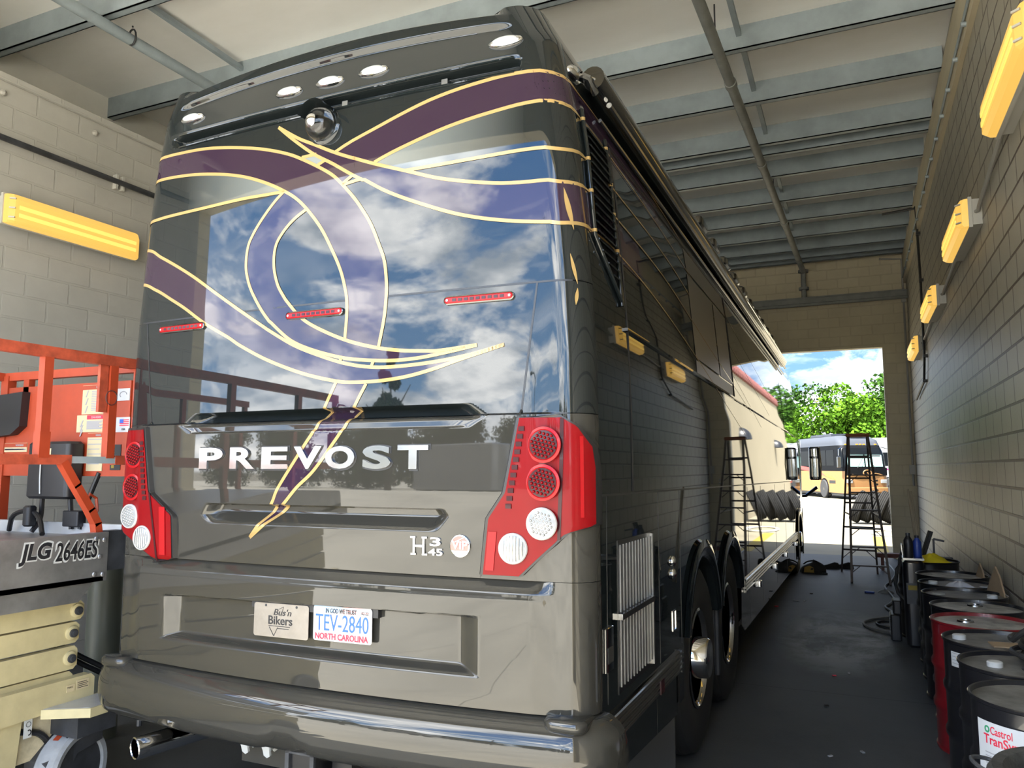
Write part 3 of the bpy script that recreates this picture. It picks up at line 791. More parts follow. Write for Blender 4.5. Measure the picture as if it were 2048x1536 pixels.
fill('ribbon', [(-.02, 3.237), (.02, 3.260), (.173, 3.167)], [(-.02, 3.237), (.05, 3.185), (.114, 3.133)], 'purple', .0012, 20)
fill('silver_patch', [(-.121, 3.296), (-.036, 3.298), (.014, 3.260)], [(-.121, 3.292), (-.08, 3.270), (-.025, 3.243)], 'silver_fade', .0012, 16)
g = G()
for k in ('g1', 'g2', 'g3', 'g4', 'g5', 'g6', 'g7', 'g8', 'g9', 'g12', 'sl', 'sr', 's1', 's2', 's3', 's4', 't1', 't2'):
    stripe(g, cv[k], n=24 if len(cv[k]) < 4 else 170)
stripe(g, cv['g10'], off=.0034, n=170); stripe(g, cv['g11'], off=.0034, n=170)
# short flame licks on the right corner
for a, b, w in (((1.165, 2.975), (1.20, 2.80), .022), ((1.19, 2.70), (1.215, 2.575), .014), ((1.215, 2.56), (1.21, 2.49), .014)):
    P = spline([a, b], 16); L = []
    for i, p in enumerate(P):
        t = i / 15; ww = w * sin(pi * t) + .001
        L.append([rearp(s_of_x(p.x, p.y) + ww / 2 * e, p.y, .0035) for e in (1, -1)])
    g.grid(L)
g.build('pinstripe', 'gold', CO, ang=60)

# ---- lettering, badges
def glyph(ch, x0, x1, z0=1.8435, z1=1.9415):
    g = G(); g.text(ch, (0, 0, 0), (1, 0, 0), (0, 0, 1), h=z1 - z0, w=x1 - x0, ex=.012, off=.035)
    zc = .5 * (z0 + z1); y = rearp((x0 + x1) / 2, zc).y
    sl_ = (rearp(x1, zc).y - rearp(x0, zc).y) / (x1 - x0)
    g.v = [(x0 + p[0], y + sl_ * (p[0] - (x1 - x0) / 2) + p[1] + .001, z0 + p[2]) for p in g.v]
    return g
for ch, a, b in (('P', -.655, -.505), ('R', -.46, -.309), ('E', -.269, -.117), ('V', -.085, .066), ('O', .088, .240), ('S', .281, .420), ('T', .453, .598)):
    lt_ = glyph(ch, a, b).build('chrome_letter', 'letter_chrome', CO, ang=50)
    q_ = glyph(ch, a - .006, b + .007, 1.8435 - .008, 1.9415 + .005); q_.v = [(p[0], p[1] + .009 if p[1] < rearp(.5 * (a + b), 1.89).y - .006 else p[1], p[2]) for p in q_.v]; q_.build('letter_shadow', 'black_trim', lt_)  # black outline behind each letter stands in for its shadow edges
def flat_text(g, txt, x0, z0, h, w=None, m=0, **k):
    y = rearp(x0 + (w or h) / 2, z0 + h / 2).y
    g.text(txt, (x0, y - .0005, z0), (1, 0, 0), (0, 0, 1), h=h, w=w, m=m, **k)
g = G(); flat_text(g, 'H', .521, 1.497, .068, .055, ex=.006, off=.0)
for x in (.521, .576):
    for z in (1.497, 1.565): flat_text(g, 'I', x - .012, z - .004, .008, .024, ex=.006) if False else g.bb((x - .011 if x < .55 else x - .013, rearp(x, z).y - .006, z - .003), (x + .013 if x < .55 else x + .011, rearp(x, z).y + .001, z + .004))
flat_text(g, '3', .600, 1.533, .035, .05, ex=.006, off=.02); flat_text(g, '45', .592, 1.495, .028, .066, ex=.006, off=.02)
g.build('model_badge', 'letter_chrome', CO, ang=50)
yb = rearp(.736, 1.537).y
g = G(); g.lathe((.736, yb + .004, 1.537), (0, -1, 0), [(.045, 0), (.045, .012), (.041, .014)], 0, 40)
bd = g.build('round_badge', 'chrome', CO)
g = G(); g.lathe((.736, yb - .009, 1.537), (0, -1, 0), [(.040, 0), (.040, .0025)], 0, 40); g.build('badge_face', 'badge_red', bd)
g = G(); g.poly([(.040 * cos(a), .040 * sin(a)) for a in [pi + .45 + (pi - .9) * i / 14 for i in range(15)]], (.736, yb - .0122, 1.537), (1, 0, 0), (0, 0, 1), .0005)
g.text('ViP', (.702, yb - .0120, 1.525), (1, 0, 0), (0, 0, 1), h=.034, w=.072, ex=.002, off=.03)
g.beam((.715, yb - .012, 1.553), (.758, yb - .012, 1.572), .005, .003); g.build('badge_letters', 'white_plastic', bd)

# ---- centre high brake strips
for x0, x1 in ((-1.009, -.692), (-.178, .141), (.648, .962)):
    g = G(); zc = 2.543; n = 14
    def stad(hw, hh, off):
        L = []
        for i in range(n): a = pi / 2 + pi * i / (n - 1); L.append((x0 + hh + (hh * cos(a)), zc + hh * sin(a)))
        for i in range(n): a = -pi / 2 + pi * i / (n - 1); L.append((x1 - hh + hh * cos(a), zc + hh * sin(a)))
        return L
    def ring(hh, off, g, m=0, ins=0):
        mid = lambda p: (max(x0 + ins, min(x1 - ins, p[0])), p[1])
        L = []
        for i in range(n): a = pi / 2 + pi * i / (n - 1); L.append((x0 + .017 + hh * cos(a), zc + hh * sin(a)))
        for i in range(n): a = -pi / 2 + pi * i / (n - 1); L.append((x1 - .017 + hh * cos(a), zc + hh * sin(a)))
        return [rearp(s_of_x(*p), p[1], off) for p in L]
    R = [ring(.018, .0005, g), ring(.018, .010, g), ring(.0135, .012, g)]
    g.grid([r + [r[0]] for r in R]); k = g.build('brake_strip', 'black_gloss', CO, ang=50)
    g = G(); r1, r2 = ring(.0135, .0112, g), ring(.009, .0145, g)
    g.grid([r1 + [r1[0]], r2 + [r2[0]]]); L = r2
    g.grid([[L[n - 1 - i] for i in range(n)], [L[n + i] for i in range(n)]])
    g.build('brake_lens', 'red_bright', k, ang=60)
    g = G()
    for i in range(9):
        x = lerp(x0 + .05, x1 - .05, i / 8); p = rearp(s_of_x(x, zc), zc, .0135); g.box(p, (.018, .004, .012))
    g.build('led_cell', 'red_dark', k)
    g = G()
    for x in (x0 + .017, x1 - .017): p = rearp(s_of_x(x, zc), zc, .0125); g.cyl(p, p + V((0, -.004, 0)), .005, 0, 10)
    g.build('screw', 'chrome_satin', k)

# ---- roof marker lights
for x, w in ((-.855, .082), (-.212, .080), (.029, .080), (.270, .080), (.919, .080)):
    z = 3.640; p = rearp(s_of_x(x, z), z); tilt = rearp(s_of_x(x, z + .03), z + .03) - p
    up = tilt.normalized(); ux = V((1, 0, 0)); ux = (rearp(s_of_x(x + .03, z), z) - rearp(s_of_x(x - .03, z), z)).normalized(); nn = ux.cross(up)
    rows = []
    for k, h in ((1, 0), (1, .006), (.93, .014), (.72, .019), (.70, .014)):
        rows.append([p + ux * (w * k * cos(a)) + up * (.026 * k * sin(a)) + nn * h for a in [2 * pi * i / 40 for i in range(41)]])
    g = G(); g.grid(rows); k_ = g.build('marker_light', 'chrome', CO, ang=60)
    rows = [[p + ux * (.058 * k * cos(a)) + up * (.0185 * k * sin(a)) + nn * h for a in [2 * pi * i / 32 for i in range(33)]] for k, h in ((1, .012), (.9, .022), (.5, .027), (.01, .028))]
    g = G(); g.grid(rows); g.build('marker_lens', 'white_plastic', k_, ang=60)
# side marker light high on the right corner
p = V((1.135, .20, 3.56))
rows = [[p + V((k * .0 + h, .10 * k * cos(a), .035 * k * sin(a) + .02 * cos(a))) for a in [2 * pi * i / 32 for i in range(33)]] for k, h in ((1, .01), (1, .02), (.8, .034), (.3, .040))]
g = G(); g.grid(rows, 0, True); g.build('marker_light', 'chrome', CO, ang=60)

# ---- camera dome
p = rearp(.0, 3.43)
g = G(); g.lathe(p + V((0, .01, 0)), (0, -1, 0), [(.092, 0), (.092, .012), (.080, .02)], 0, 36); k_ = g.build('camera_dome', 'paint', CO)
g = G(); g.ball(p + V((0, -.02, 0)), .078, 0, 28, (1, .85, 1)); g.build('dome_glass', 'glass_clear', k_, ang=60)
g = G(); g.ball(p + V((-.012, -.055, .0)), .042, 0, 20); g.build('camera_eye', 'chrome', k_, ang=60)
rows = [[p + V((.084 * cos(a), -.004 - h, .084 * sin(a) + .012)) for a in [pi * .08 + pi * .84 * i / 24 for i in range(25)]] for h in (0, .085)]
g = G(); g.grid(rows); g.build('dome_visor', 'paint', k_)
# thin bright drip rails under the light panel
g = G()
for z, y in ((3.562, -.012), (3.500, -.004)):
    g.tube([rearp(x, z, .004) for x in [-.94 + 1.9 * i / 30 for i in range(31)]], .005, 0, 6)
g.build('drip_rail', 'paint', CO)
for x in (.10, .62):
    g = G(); g.bb((x - .01, rearp(x, 3.53).y - .03, 3.515), (x + .02, rearp(x, 3.53).y, 3.54)); g.build('visor_latch', 'chrome_satin', CO)

# ---- tail lamps
def tail_lamp(out, edge, lamps, sg):
    # out: closed outline on the back wall (x, z); the lamp follows the rounded corner
    def pt(x, z, off): return rearp(s_of_x(x, z), z, off)
    n = len(out); cxm = sum(p[0] for p in out) / n; czm = sum(p[1] for p in out) / n
    def dens(P):
        o = []
        for i in range(len(P)):
            a, b = P[i], P[(i + 1) % len(P)]; k = max(1, int(max(abs(a[0] - b[0]), abs(a[1] - b[1])) / .02))
            o += [(lerp(a[0], b[0], j / k), lerp(a[1], b[1], j / k)) for j in range(k)]
        return o
    D = dens(out)
    # fill as horizontal slices so that the skin wraps round the corner
    def skin(g, off, ins=0.0, top=True):
        zs = [p[1] for p in D]; z0, z1 = min(zs) + ins, max(zs) - ins; rows = []
        for k in range(61):
            z = lerp(z0 + .0005, z1 - .0005, k / 60); xs = []
            for i in range(len(D)):
                a, b = D[i], D[(i + 1) % len(D)]
                if (a[1] - z) * (b[1] - z) < 0: xs.append(lerp(a[0], b[0], (z - a[1]) / (b[1] - a[1])))
            if len(xs) < 2: continue
            xa, xb = min(xs) + ins, max(xs) - ins
            if xb <= xa: xb = xa + .0005
            sa, sb = s_of_x(xa, z), s_of_x(xb, z)
            rows.append([rearp(lerp(sa, sb, i / 24), z, off) for i in range(25)])
        g.grid(rows)
        rim = [r[0] for r in rows] + rows[-1][1:] + [r[-1] for r in rows[::-1]][1:] + rows[0][::-1][1:-1]
        return rim
    g = G(); rim = skin(g, .018)
    base = [p + V((0, .03, 0)) + V((-sg * .02, 0, 0)) for p in rim]
    g.grid([rim + [rim[0]], base + [base[0]]])
    t = g.build('tail_lamp', 'black_trim', CO, ang=40)
    g = G(); skin(g, .0205, .012); ln = g.build('lamp_lens', 'red_lens', t, ang=40)
    # vertical facet: brighter inner wedge
    g = G(); P = spline(edge, 24); L = []
    for p in P: L.append([pt(p.x - .006, p.y, .0235), pt(p.x + .006, p.y, .0235)])
    g.grid(L, 0); g.build('lamp_facet', 'red_dark', t)
    for i, (x, z, r, kind) in enumerate(lamps):
        c = pt(x, z, .021); nx = V((sg * .05, -1, .0)).normalized(); c = c + nx * (.010 if abs(x) > 1.05 else .004)
        if kind == 'red':
            g = G(); g.lathe(c - nx * .004, nx, [(r, 0), (r, .007), (r * .86, .010), (r * .80, .006)], 0, 40); q = g.build('round_lamp', 'red_bright', t, ang=60)
            g = G(); g.lathe(c, nx, [(r * .81, 0), (r * .80, .0045), (r * .3, .0055)], 0, 36); g.build('lamp_bowl', 'red_dark', q, ang=60)
            bm = 'red_lens'
        else:
            g = G(); g.lathe(c - nx * .004, nx, [(r, 0), (r, .008), (r * .93, .012), (r * .88, .008)], 0, 40); q = g.build('round_lamp', 'white_plastic', t, ang=60)
            g = G(); g.lathe(c, nx, [(r * .89, 0), (r * .88, .006), (r * .5, .010), (r * .1, .011)], 0, 36); g.build('lamp_bowl', 'lens_clear', q, ang=60)
            bm = 'chrome_satin'
        u = nx.orthogonal().normalized(); w = nx.cross(u); g = G()
        if kind in ('red', 'clear'):
            for a_ in range(-3, 4):
                for b_ in range(-3, 4):
                    d = u * ((a_ + b_ * .5) * r * .23) + w * (b_ * r * .2)
                    if d.length < r * .70: g.ball(c + d + nx * .0075, r * .085, 0, 8)
        else:
            for a_ in range(-3, 4): 
                hh = sqrt(max(.02, .64 - (a_ * .22) ** 2)) * r
                g.tube([c + V((1, 0, 0)) * a_ * r * .22 - V((0, 0, 1)) * hh + nx * .008, c + V((1, 0, 0)) * a_ * r * .22 + nx * .011, c + V((1, 0, 0)) * a_ * r * .22 + V((0, 0, 1)) * hh + nx * .008], r * .05, 0, 6)
        g.build('lens_cells', bm, q, ang=60)
    return t
oR = [(.990, 2.050), (1.155, 2.055), (1.222, 2.008), (1.262, 1.93), (1.2685, 1.85), (1.2685, 1.630), (1.185, 1.600), (.992, 1.424), (.825, 1.420), (.856, 1.650), (.930, 1.752)]
tr = tail_lamp(oR, [(1.163, 2.04), (1.160, 1.85), (1.150, 1.575)], [(1.097, 1.937, .070, 'red'), (1.093, 1.792, .070, 'red'), (1.088, 1.636, .062, 'clear'), (.970, 1.538, .060, 'beam')], 1)
oL = [(-1.033, 2.050), (-1.20, 2.050), (-1.245, 1.95), (-1.2685, 1.85), (-1.2685, 1.570), (-1.205, 1.530), (-.93, 1.395), (-.812, 1.412), (-.816, 1.620), (-.973, 1.727)]
tl = tail_lamp(oL, [(-.975, 1.725), (-.955, 1.60), (-.925, 1.402)], [(-1.115, 1.913, .066, 'red'), (-1.120, 1.752, .066, 'red'), (-1.130, 1.608, .060, 'clear'), (-1.027, 1.506, .060, 'beam')], -1)
# ribbed strip at the inner edge, side reflector bars
for t_, xs in ((tr, ((1.010, 2.0), (.955, 1.70))), (tl, ((-1.05, 1.97), (-1.01, 1.70)))):
    g = G()
    for i in range(11):
        x, z = lerp(xs[0][0], xs[1][0], i / 10), lerp(xs[0][1], xs[1][1], i / 10)
        p = rearp(x, z, .022); g.box(p, (.024, .006, .018))
    g.build('light_guide', 'red_dark', t_)
g = G(); 
for z0, z1, a in ((1.66, 1.97, .62),):
    L = []
    for i in range(12):
        z = lerp(z0, z1, i / 11); f = fr(z); L.append([rearp(f + RC * (a + e), z, .0225) for e in (.0, .10)])
    g.grid(L)
g.build('side_reflector', 'red_bright', tr)
g = G(); L = []
for i in range(10):
    z = lerp(1.45, 1.60, i / 9); L.append([rearp(.850 + (z - 1.45) * .12, z, .024), rearp(.885 + (z - 1.45) * .12, z, .024)])
g.grid(L); g.build('side_reflector', 'red_bright', tr)
g = G(); L = []
for i in range(10):
    z = lerp(1.43, 1.66, i / 9); L.append([rearp(-.905, z, .024), rearp(-.865, z, .024)])
g.grid(L); g.build('side_reflector', 'red_bright', tl)

# ---- number plates and their bracket
yp = rearp(.02, 1.19).y
g = G(); g.bb((-.313, yp - .022, 1.228), (.360, yp + .006, 1.266)); g.build('plate_bracket', 'black_plastic', CO)
def plate(x0, x1, z0, z1, tilt, m):
    w, h = x1 - x0, z1 - z0; r = .012; P = []
    for q, (sx, sz_) in enumerate(((1, 1), (-1, 1), (-1, -1), (1, -1))):
        for i in range(6):
            a = q * pi / 2 + i * pi / 10; P.append((sx * (w / 2 - r) + r * cos(a), sz_ * (h / 2 - r) + r * sin(a)))
    u = V((cos(tilt), 0, sin(tilt))); v = V((-sin(tilt), 0, cos(tilt)))
    c = V(((x0 + x1) / 2, yp - .026, (z0 + z1) / 2))
    g = G(); g.poly(P, c, u, v, .002); o = g.build('number_plate', m, CO)
    return o, c + V((0, -.0006, 0)), u, v
o, c, u, v = plate(.034, .334, 1.117, 1.262, rad(.6), 'plate_white')
tag(o, 'white plate with blue number')
at = lambda a, b: c + u * a + v * b
g = G(); g.text('TEV-2840', at(-.137, -.030), u, v, h=.068, w=.270, ex=.0012, off=-.004); g.build('plate_number', 'ink_blue', o)
g = G(); g.text('NORTH CAROLINA', at(-.138, -.066), u, v, h=.026, w=.27, ex=.001, off=.025); g.build('plate_state', 'ink_red', o)
g = G(); g.text('IN GOD WE TRUST', at(-.085, .044), u, v, h=.019, w=.158, ex=.0014, off=.015); g.text('02-22', at(.098, .046), u, v, h=.012, w=.034, ex=.0014); g.build('plate_motto', 'ink_black', o)
g = G(); g.poly([(-.147, .070), (-.147, .043), (-.02, .048), (.0, .073), (-.02, .0735)], c, u, v, .0002); g.build('flag_field', 'pale_blue', o)
g = G()
for i in range(3): g.poly([(.0, .072 - i * .011), (.146, .066 - i * .012), (.146, .061 - i * .012), (.0, .067 - i * .011)], c, u, v, .0002)
g.build('flag_stripes', 'pale_red', o)
g = G()
for i in range(8): g.ball(at(-.138 + .015 * i, .060 + .004 * (i % 2)), .0028, 0, 6, (1, .2, 1))
g.build('flag_stars', 'plate_white', o)
o, c, u, v = plate(-.294, .008, 1.108, 1.252, rad(.4), 'plate_steel')
tag(o, 'brushed tan club plate')
g = G()
g.text("Bus'n", at(-.040, .022), u, v, h=.028, w=.098, ex=.0012, shear=.25, off=.004)
g.text('Bikers', at(-.068, -.018), u, v, h=.037, w=.132, ex=.0012, off=.012)
for a, b, w_ in (((-.066, -.0245), (.052, -.0245), .0028), ((-.016, -.034), (.046, -.034), .0028), ((-.062, -.030), (-.036, -.067), .003), ((-.036, -.067), (-.016, -.030), .0022), ((-.012, .048), (.014, .060), .002), ((.014, .060), (.002, .020), .002)):
    g.beam(at(*a), at(*b), .0014, w_, up=tuple(v)) if False else g.poly([(a[0] + (b[1] - a[1]) / math.hypot(b[0] - a[0], b[1] - a[1]) * w_ / 2 * e, a[1] - (b[0] - a[0]) / math.hypot(b[0] - a[0], b[1] - a[1]) * w_ / 2 * e) for e in (1,)] + [(b[0] + (b[1] - a[1]) / math.hypot(b[0] - a[0], b[1] - a[1]) * w_ / 2, b[1] - (b[0] - a[0]) / math.hypot(b[0] - a[0], b[1] - a[1]) * w_ / 2), (b[0] - (b[1] - a[1]) / math.hypot(b[0] - a[0], b[1] - a[1]) * w_ / 2, b[1] + (b[0] - a[0]) / math.hypot(b[0] - a[0], b[1] - a[1]) * w_ / 2), (a[0] - (b[1] - a[1]) / math.hypot(b[0] - a[0], b[1] - a[1]) * w_ / 2, a[1] + (b[0] - a[0]) / math.hypot(b[0] - a[0], b[1] - a[1]) * w_ / 2)], c + V((0, -.0008, 0)), u, v, .0006)
g.build('plate_lettering', 'ink_black', o)
for o_, c_, xs in ((o, c, (-.085, .085)),):
    g = G()
    for x in xs: g.ball(c_ + u * x + v * .062, .006, 0, 8, (1, .5, 1))
    g.build('plate_screw', 'dark_steel', o_)
# ---- rear bumper
def bump_plan(t, off):
    # t in [-1,1] across the back, then round the corners to the sides
    W_, r = 1.285, .15
    f = W_ - r; L = f + r * pi / 2 + .01; s = t * L; a = abs(s); sg = 1 if s >= 0 else -1
    if a <= f: return V((s, -.012 - .075 * (1 - (a / f) ** 2) - off, 0))
    q = (a - f) / r
    if q <= pi / 2: return V((sg * (f + (r + off) * sin(q)), r - .012 - (r + off) * cos(q), 0))
    return V((sg * (W_ + off), r - .012 + (a - f - r * pi / 2), 0))
prof = [(-.06, .925), (-.03, .922), (.01, .914), (.025, .905), (.05, .885), (.066, .862), (.074, .83), (.078, .79), (.078, .75), (.070, .71), (.055, .680), (.03, .660), (.0, .652), (-.04, .652)]
g = G(); rows = []
for o, z in prof:
    L = []
    for i in range(121):
        t = -1 + i / 60; p = bump_plan(t, o); x = p.x
        zz = z
        # hitch relief: an arch pressed into the lower middle
        if p.y < 0:
            ar = sst(0, .022, .150 - sqrt(((x + .035)) ** 2 * .80 + max(0, .655 - z) ** 2) - max(0, (z - .655)) * 1.5)
            p.y += .024 * ar
        p.z = zz; L.append(p)
    rows.append(L)
g.grid(rows[::-1]); bmp = g.build('bumper', 'paint_low', CO, ang=60)
for sg in (1, -1):
    g = G(); g.rbox((sg * 1.175, .03, .905), (.17, .20, .05), .05); g.build('bumper_step', 'paint_low', CO, ang=60)
g = G(); g.tube([(-1.05, .02, .66), (-1.05, .02, .60)], .012, 0, 8); g.build('bumper_bolt', 'dark_steel', CO)
g = G(); g.bb((-.47, .10, .50), (1.22, .16, .66)); g.build('hitch_plate', 'paint_low', CO)
g = G(); g.bb((-.075, -.06, .545), (.075, .30, .665)); k_ = g.build('hitch_receiver', 'black_trim', CO)
g = G()
for a, b in (((-.075, .545), (.075, .565)), ((-.075, .645), (.075, .665)), ((-.075, .545), (-.055, .665)), ((.055, .545), (.075, .665))): g.bb((a[0], -.075, a[1]), (b[0], -.058, b[1]))
g.build('receiver_collar', 'dark_steel', k_)
g = G(); g.bb((.10, .02, .52), (.20, .14, .66)); g.build('hitch_bracket', 'black_trim', CO)
for x in (-.395, -.27):
    g = G(); P = [(-.035, .03), (.035, .03), (.035, -.02), (.0, -.045), (-.035, -.02)]; g.poly(P, (x, .085, .615), (1, 0, 0), (0, 0, 1), .02); k_ = g.build('trailer_socket', 'alu', CO)
    g = G(); g.cyl((x, .07, .615), (x, .03, .605), .026, 0, 18); g.build('socket_body', 'alu', k_)
    g = G(); g.poly([(-.022, .03), (.022, .03), (.017, -.045), (.0, -.055), (-.017, -.045)], (x, .025, .612), (1, 0, 0), (0, -.25, 1), .012); g.build('socket_flap', 'white_plastic', k_)
a, b = V((-.86, -.16, .575)), V((-.70, .34, .60)); d = (a - b).normalized()
g = G(); g.lathe(b, d, [(.05, 0), (.05, (a - b).length), (.046, (a - b).length + .004), (.042, (a - b).length), (.042, .12)], 0, 28); g.build('exhaust_tip', 'chrome', CO)
g = G(); g.lathe(b, d, [(.041, .10), (.02, .11)], 0, 20); g.build('exhaust_bore', 'black_trim', CO)
mat('muffler', (.11, .075, .055), rough=.7, metal=.3, var=.5, vscale=14)
g = G(); g.ball((-.56, .34, .56), .11, 0, 16, (1.3, 1, .8)); g.tube([(-.5, .34, .58), (-.2, .5, .62), (.2, .55, .62)], .07, 0, 12); g.build('muffler', 'muffler', CO)

# ---- right side: grille, doors, mouldings
XS = 1.27
for sg in (1, -1):
    X = sg * XS
    g = G(); g.bb((X - sg * .01, .345, .93), (X + sg * .003, .905, 1.55)); gr = g.build('side_grille', 'black_trim', CO)
    for z0, z1 in ((.955, 1.225), (1.255, 1.53)):
        g = G()
        for i in range(11):
            y = .375 + i * .049
            g.box((X + sg * .005, y, (z0 + z1) / 2), (.005, .007, z1 - z0))
        g.build('grille_slats', 'steel_brushed', gr)
    g = G(); g.bb((X, .345, 1.228), (X + sg * .022, .905, 1.252)); g.bb((X, .885, .94), (X + sg * .018, .91, 1.545)); g.build('grille_bar', 'alu' if False else 'chrome_satin', gr)
    g = G(); g.rbox((X + sg * .004, .20, 1.14), (.014, .10, .17), .006); k_ = g.build('door_latch', 'black_gloss', CO)
    g = G(); g.bb((X + sg * .010, .165, 1.09), (X + sg * .013, .235, 1.15)); g.build('latch_pull', 'rubber', k_)
    g = G()
    def vs(y, z0, z1, w=.006): g.bb((X - sg * .0005, y - w / 2, z0), (X + sg * .0016, y + w / 2, z1))
    vs(1.08, .90, 1.74); vs(1.59, .90, 1.74)
    for y in (4.55, 5.6, 7.1, 8.5, 9.9): vs(y, .55, 1.72)
    vs(.075 + RC, .93, 1.74, .004)
    g.bb((X - sg * .0005, RC, 1.737), (X + sg * .0018, 11.8, 1.746))
    g.build('side_seam', 'black_trim', CO)
    g = G()
    for z in (1.30, 1.365):
        g.ball((X + sg * .004, 1.37, z), .030, 0, 14, (.7, 1, 1))
    g.build('filler_cap', 'chrome', CO)
    g = G()
    for a, b in (((1.36, 1.00), (1.44, 1.006)), ((1.36, 1.10), (1.44, 1.106)), ((1.36, 1.0), (1.366, 1.106)), ((1.434, 1.0), (1.44, 1.106))): g.bb((X, a[0], a[1]), (X + sg * .004, b[0], b[1]))
    g.build('inlet_frame', 'chrome', CO)
    # ribbed aluminium rub rail
    for ya, yb_, z in ((.03, 1.52, .825), (4.12, 10.42, .885)):
        g = G(); g.bb((X - sg * .01, ya, z - .055), (X + sg * .012, yb_, z + .055))
        for dz in (-.04, -.012, .016, .042): g.tube([(X + sg * .012, ya, z + dz), (X + sg * .012, yb_, z + dz)], .010, 0, 8)
        rr = g.build('rub_rail', 'chrome_satin', CO)
        ys = ((.03, .05), (1.46, 1.50)) if ya < 1 else ()
        g = G(); g.bb((X, ya, z - .058), (X + sg * .020, ya + .035, z + .058)); g.bb((X, yb_ - .03, z - .058), (X + sg * .020, yb_, z + .058)); g.build('rail_end', 'black_trim', rr)
        for y in ((.18, .98) if ya < 1 else ()): g = G(); g.bb((X + sg * .018, y, z - .05), (X + sg * .025, y + .07, z + .015)); g.build('rail_reflector', 'red_dark', rr)
        for y in ((4.75, 6.3, 7.7, 9.4) if ya > 1 else ()): g = G(); g.rbox((X + sg * .045, y, z - .05), (.07, .10, .06), .01); g.build('door_handle', 'chrome', rr)
    # louvred vent high behind the corner
    yA, yB = .17, .50
    g = G(); P = [(yA, 3.34), (yA, 2.80), (yB, 2.62), (yB, 3.36)]
    n = 20; lou = None
    for k, (za, zb_) in enumerate(((2.62, 3.36),)):
        rows = []
        for z in zlist(2.62, 3.36, .05):
            y0 = yA if z > 2.80 else lerp(yB, yA, (z - 2.62) / .18)
            rows.append([V((sg * (wz(z) + .002), y0, z)), V((sg * (wz(z) + .002), yB, z))])
        g.grid(rows, 0, sg < 0)
    lou = g.build('louvre_panel', 'black_trim', CO)
    g = G()
    for i in range(17):
        z = 2.70 + i * .038; y0 = max(yA, yA if z > 2.80 else lerp(yB, yA, (z - 2.62) / .18)) + .02
        x = sg * (wz(z) + .012)
        g.box((x, (y0 + yB - .02) / 2, z), (.030, yB - .02 - y0, .006), 0, Matrix.Rotation(rad(35) * sg, 3, 'Y'))
    g.build('louvre_slats', 'paint', lou)
    g = G(); off = lambda y, z: V((sg * (wz(z) + .010), y, z))
    g.tube([off(yA, z) for z in (3.38, 3.2, 3.0, 2.82)] + [off(yB, 2.60)], .010, 0, 8); g.tube([off(yB, z) for z in (2.58, 2.8, 3.0, 3.2, 3.38)], .010, 0, 8)
    g.build('louvre_frame', 'paint', lou, ang=60)
    g = G()
    for z in (3.335, 3.155, 3.012, 2.838):
        for y in (yA, yB):
            p = off(y, z); g = G(); g.cyl(p - V((0, 0, .007)), p + V((0, 0, .007)), .0112, 0, 8); g.build('louvre_pinstripe', 'gold', lou)
    # slide-out room outline, belt line and windows
    g = G()
    def line3(pts, r=.006): g.tube([V((sg * (wz(z) + .001), y, z)) for y, z in pts], r, 0, 6)
    line3([(.60, 1.75), (.60, 2.1), (.60, 2.48), (.60, 2.8), (.60, 3.1), (.60, 3.38)]); line3([(.60, 3.38), (4.0, 3.38)]); line3([(4.0, 3.38), (4.0, 3.1), (4.0, 2.8), (4.0, 2.48)], .008)
    g.build('slide_seam', 'black_trim', CO)
    g = G()
    for y0 in range(1): 
        g.bb((sg * (wz(2.485) - .01), .56, 2.478), (sg * (wz(2.485) + .014), 11.2, 2.492))
    g.build('belt_rail', 'black_trim' if False else 'paint', CO)
    mat('film_matte', (.16, .155, .145), rough=.32, metal=.5) if sg == 1 else None
    for y0, y1, z0, z1 in ((2.30, 3.28, 2.60, 3.18), (3.32, 3.94, 2.60, 3.18), (2.30, 3.94, 2.50, 2.585), (2.30, 3.94, 3.20, 3.36)):
        g = G(); rows = [[V((sg * (wz(z) + .003), y, z)) for y in (y0, y1)] for z in zlist(z0, z1, .06)]
        g.grid(rows, 0, sg < 0); g.build('slide_window' if z0 in (2.60,) else 'slide_panel', 'film_matte', CO)
    for y0, y1 in ((9.0, 9.9), (9.95, 10.75)):
        g = G(); rows = [[V((sg * (wz(z) + .003), y, z)) for y in (y0, y1)] for z in zlist(2.52, 3.2, .06)]
        g.grid(rows, 0, sg < 0); g.build('side_window', 'glass_dark', CO)
    # awning case along the roof edge
    g = G(); za = 3.585
    g.tube([(sg * 1.195, .30, za), (sg * 1.195, 9.9, za)], .055, 0, 16); aw = g.build('awning', 'black_gloss', CO, ang=60)
    g = G(); g.tube([(sg * 1.225, .45, za - .065), (sg * 1.225, 10.0, za - .065)], .014, 0, 8); g.tube([(sg * 1.18, .45, za - .13), (sg * 1.18, 10.2, za - .13)], .010, 0, 8); g.build('awning_rail', 'chrome_satin', aw)
    g = G(); g.tube([(sg * 1.24, 5.2, za + .02), (sg * 1.24, 9.9, za + .02)], .022, 0, 8); g.build('awning_bar', 'chrome', aw)
    g = G(); g.tube([(sg * 1.14, .22, 3.58), (sg * 1.19, .25, 3.56), (sg * 1.20, .32, 3.52)], .018, 0, 8); g.build('awning_bracket', 'black_gloss', aw)
    g = G(); g.tube([(sg * 1.17, .26, 3.585), (sg * 1.205, .30, 3.58), (sg * 1.20, .34, 3.53)], .005, 0, 6); g.build('awning_latch', 'chrome', aw)
    for i in range(10): y = 3.2 + i * .62; g = G(); g.rbox((sg * 1.13, y, 3.80), (.10, .30, .08), .03); g.build('roof_vent_cover', 'black_gloss', CO)
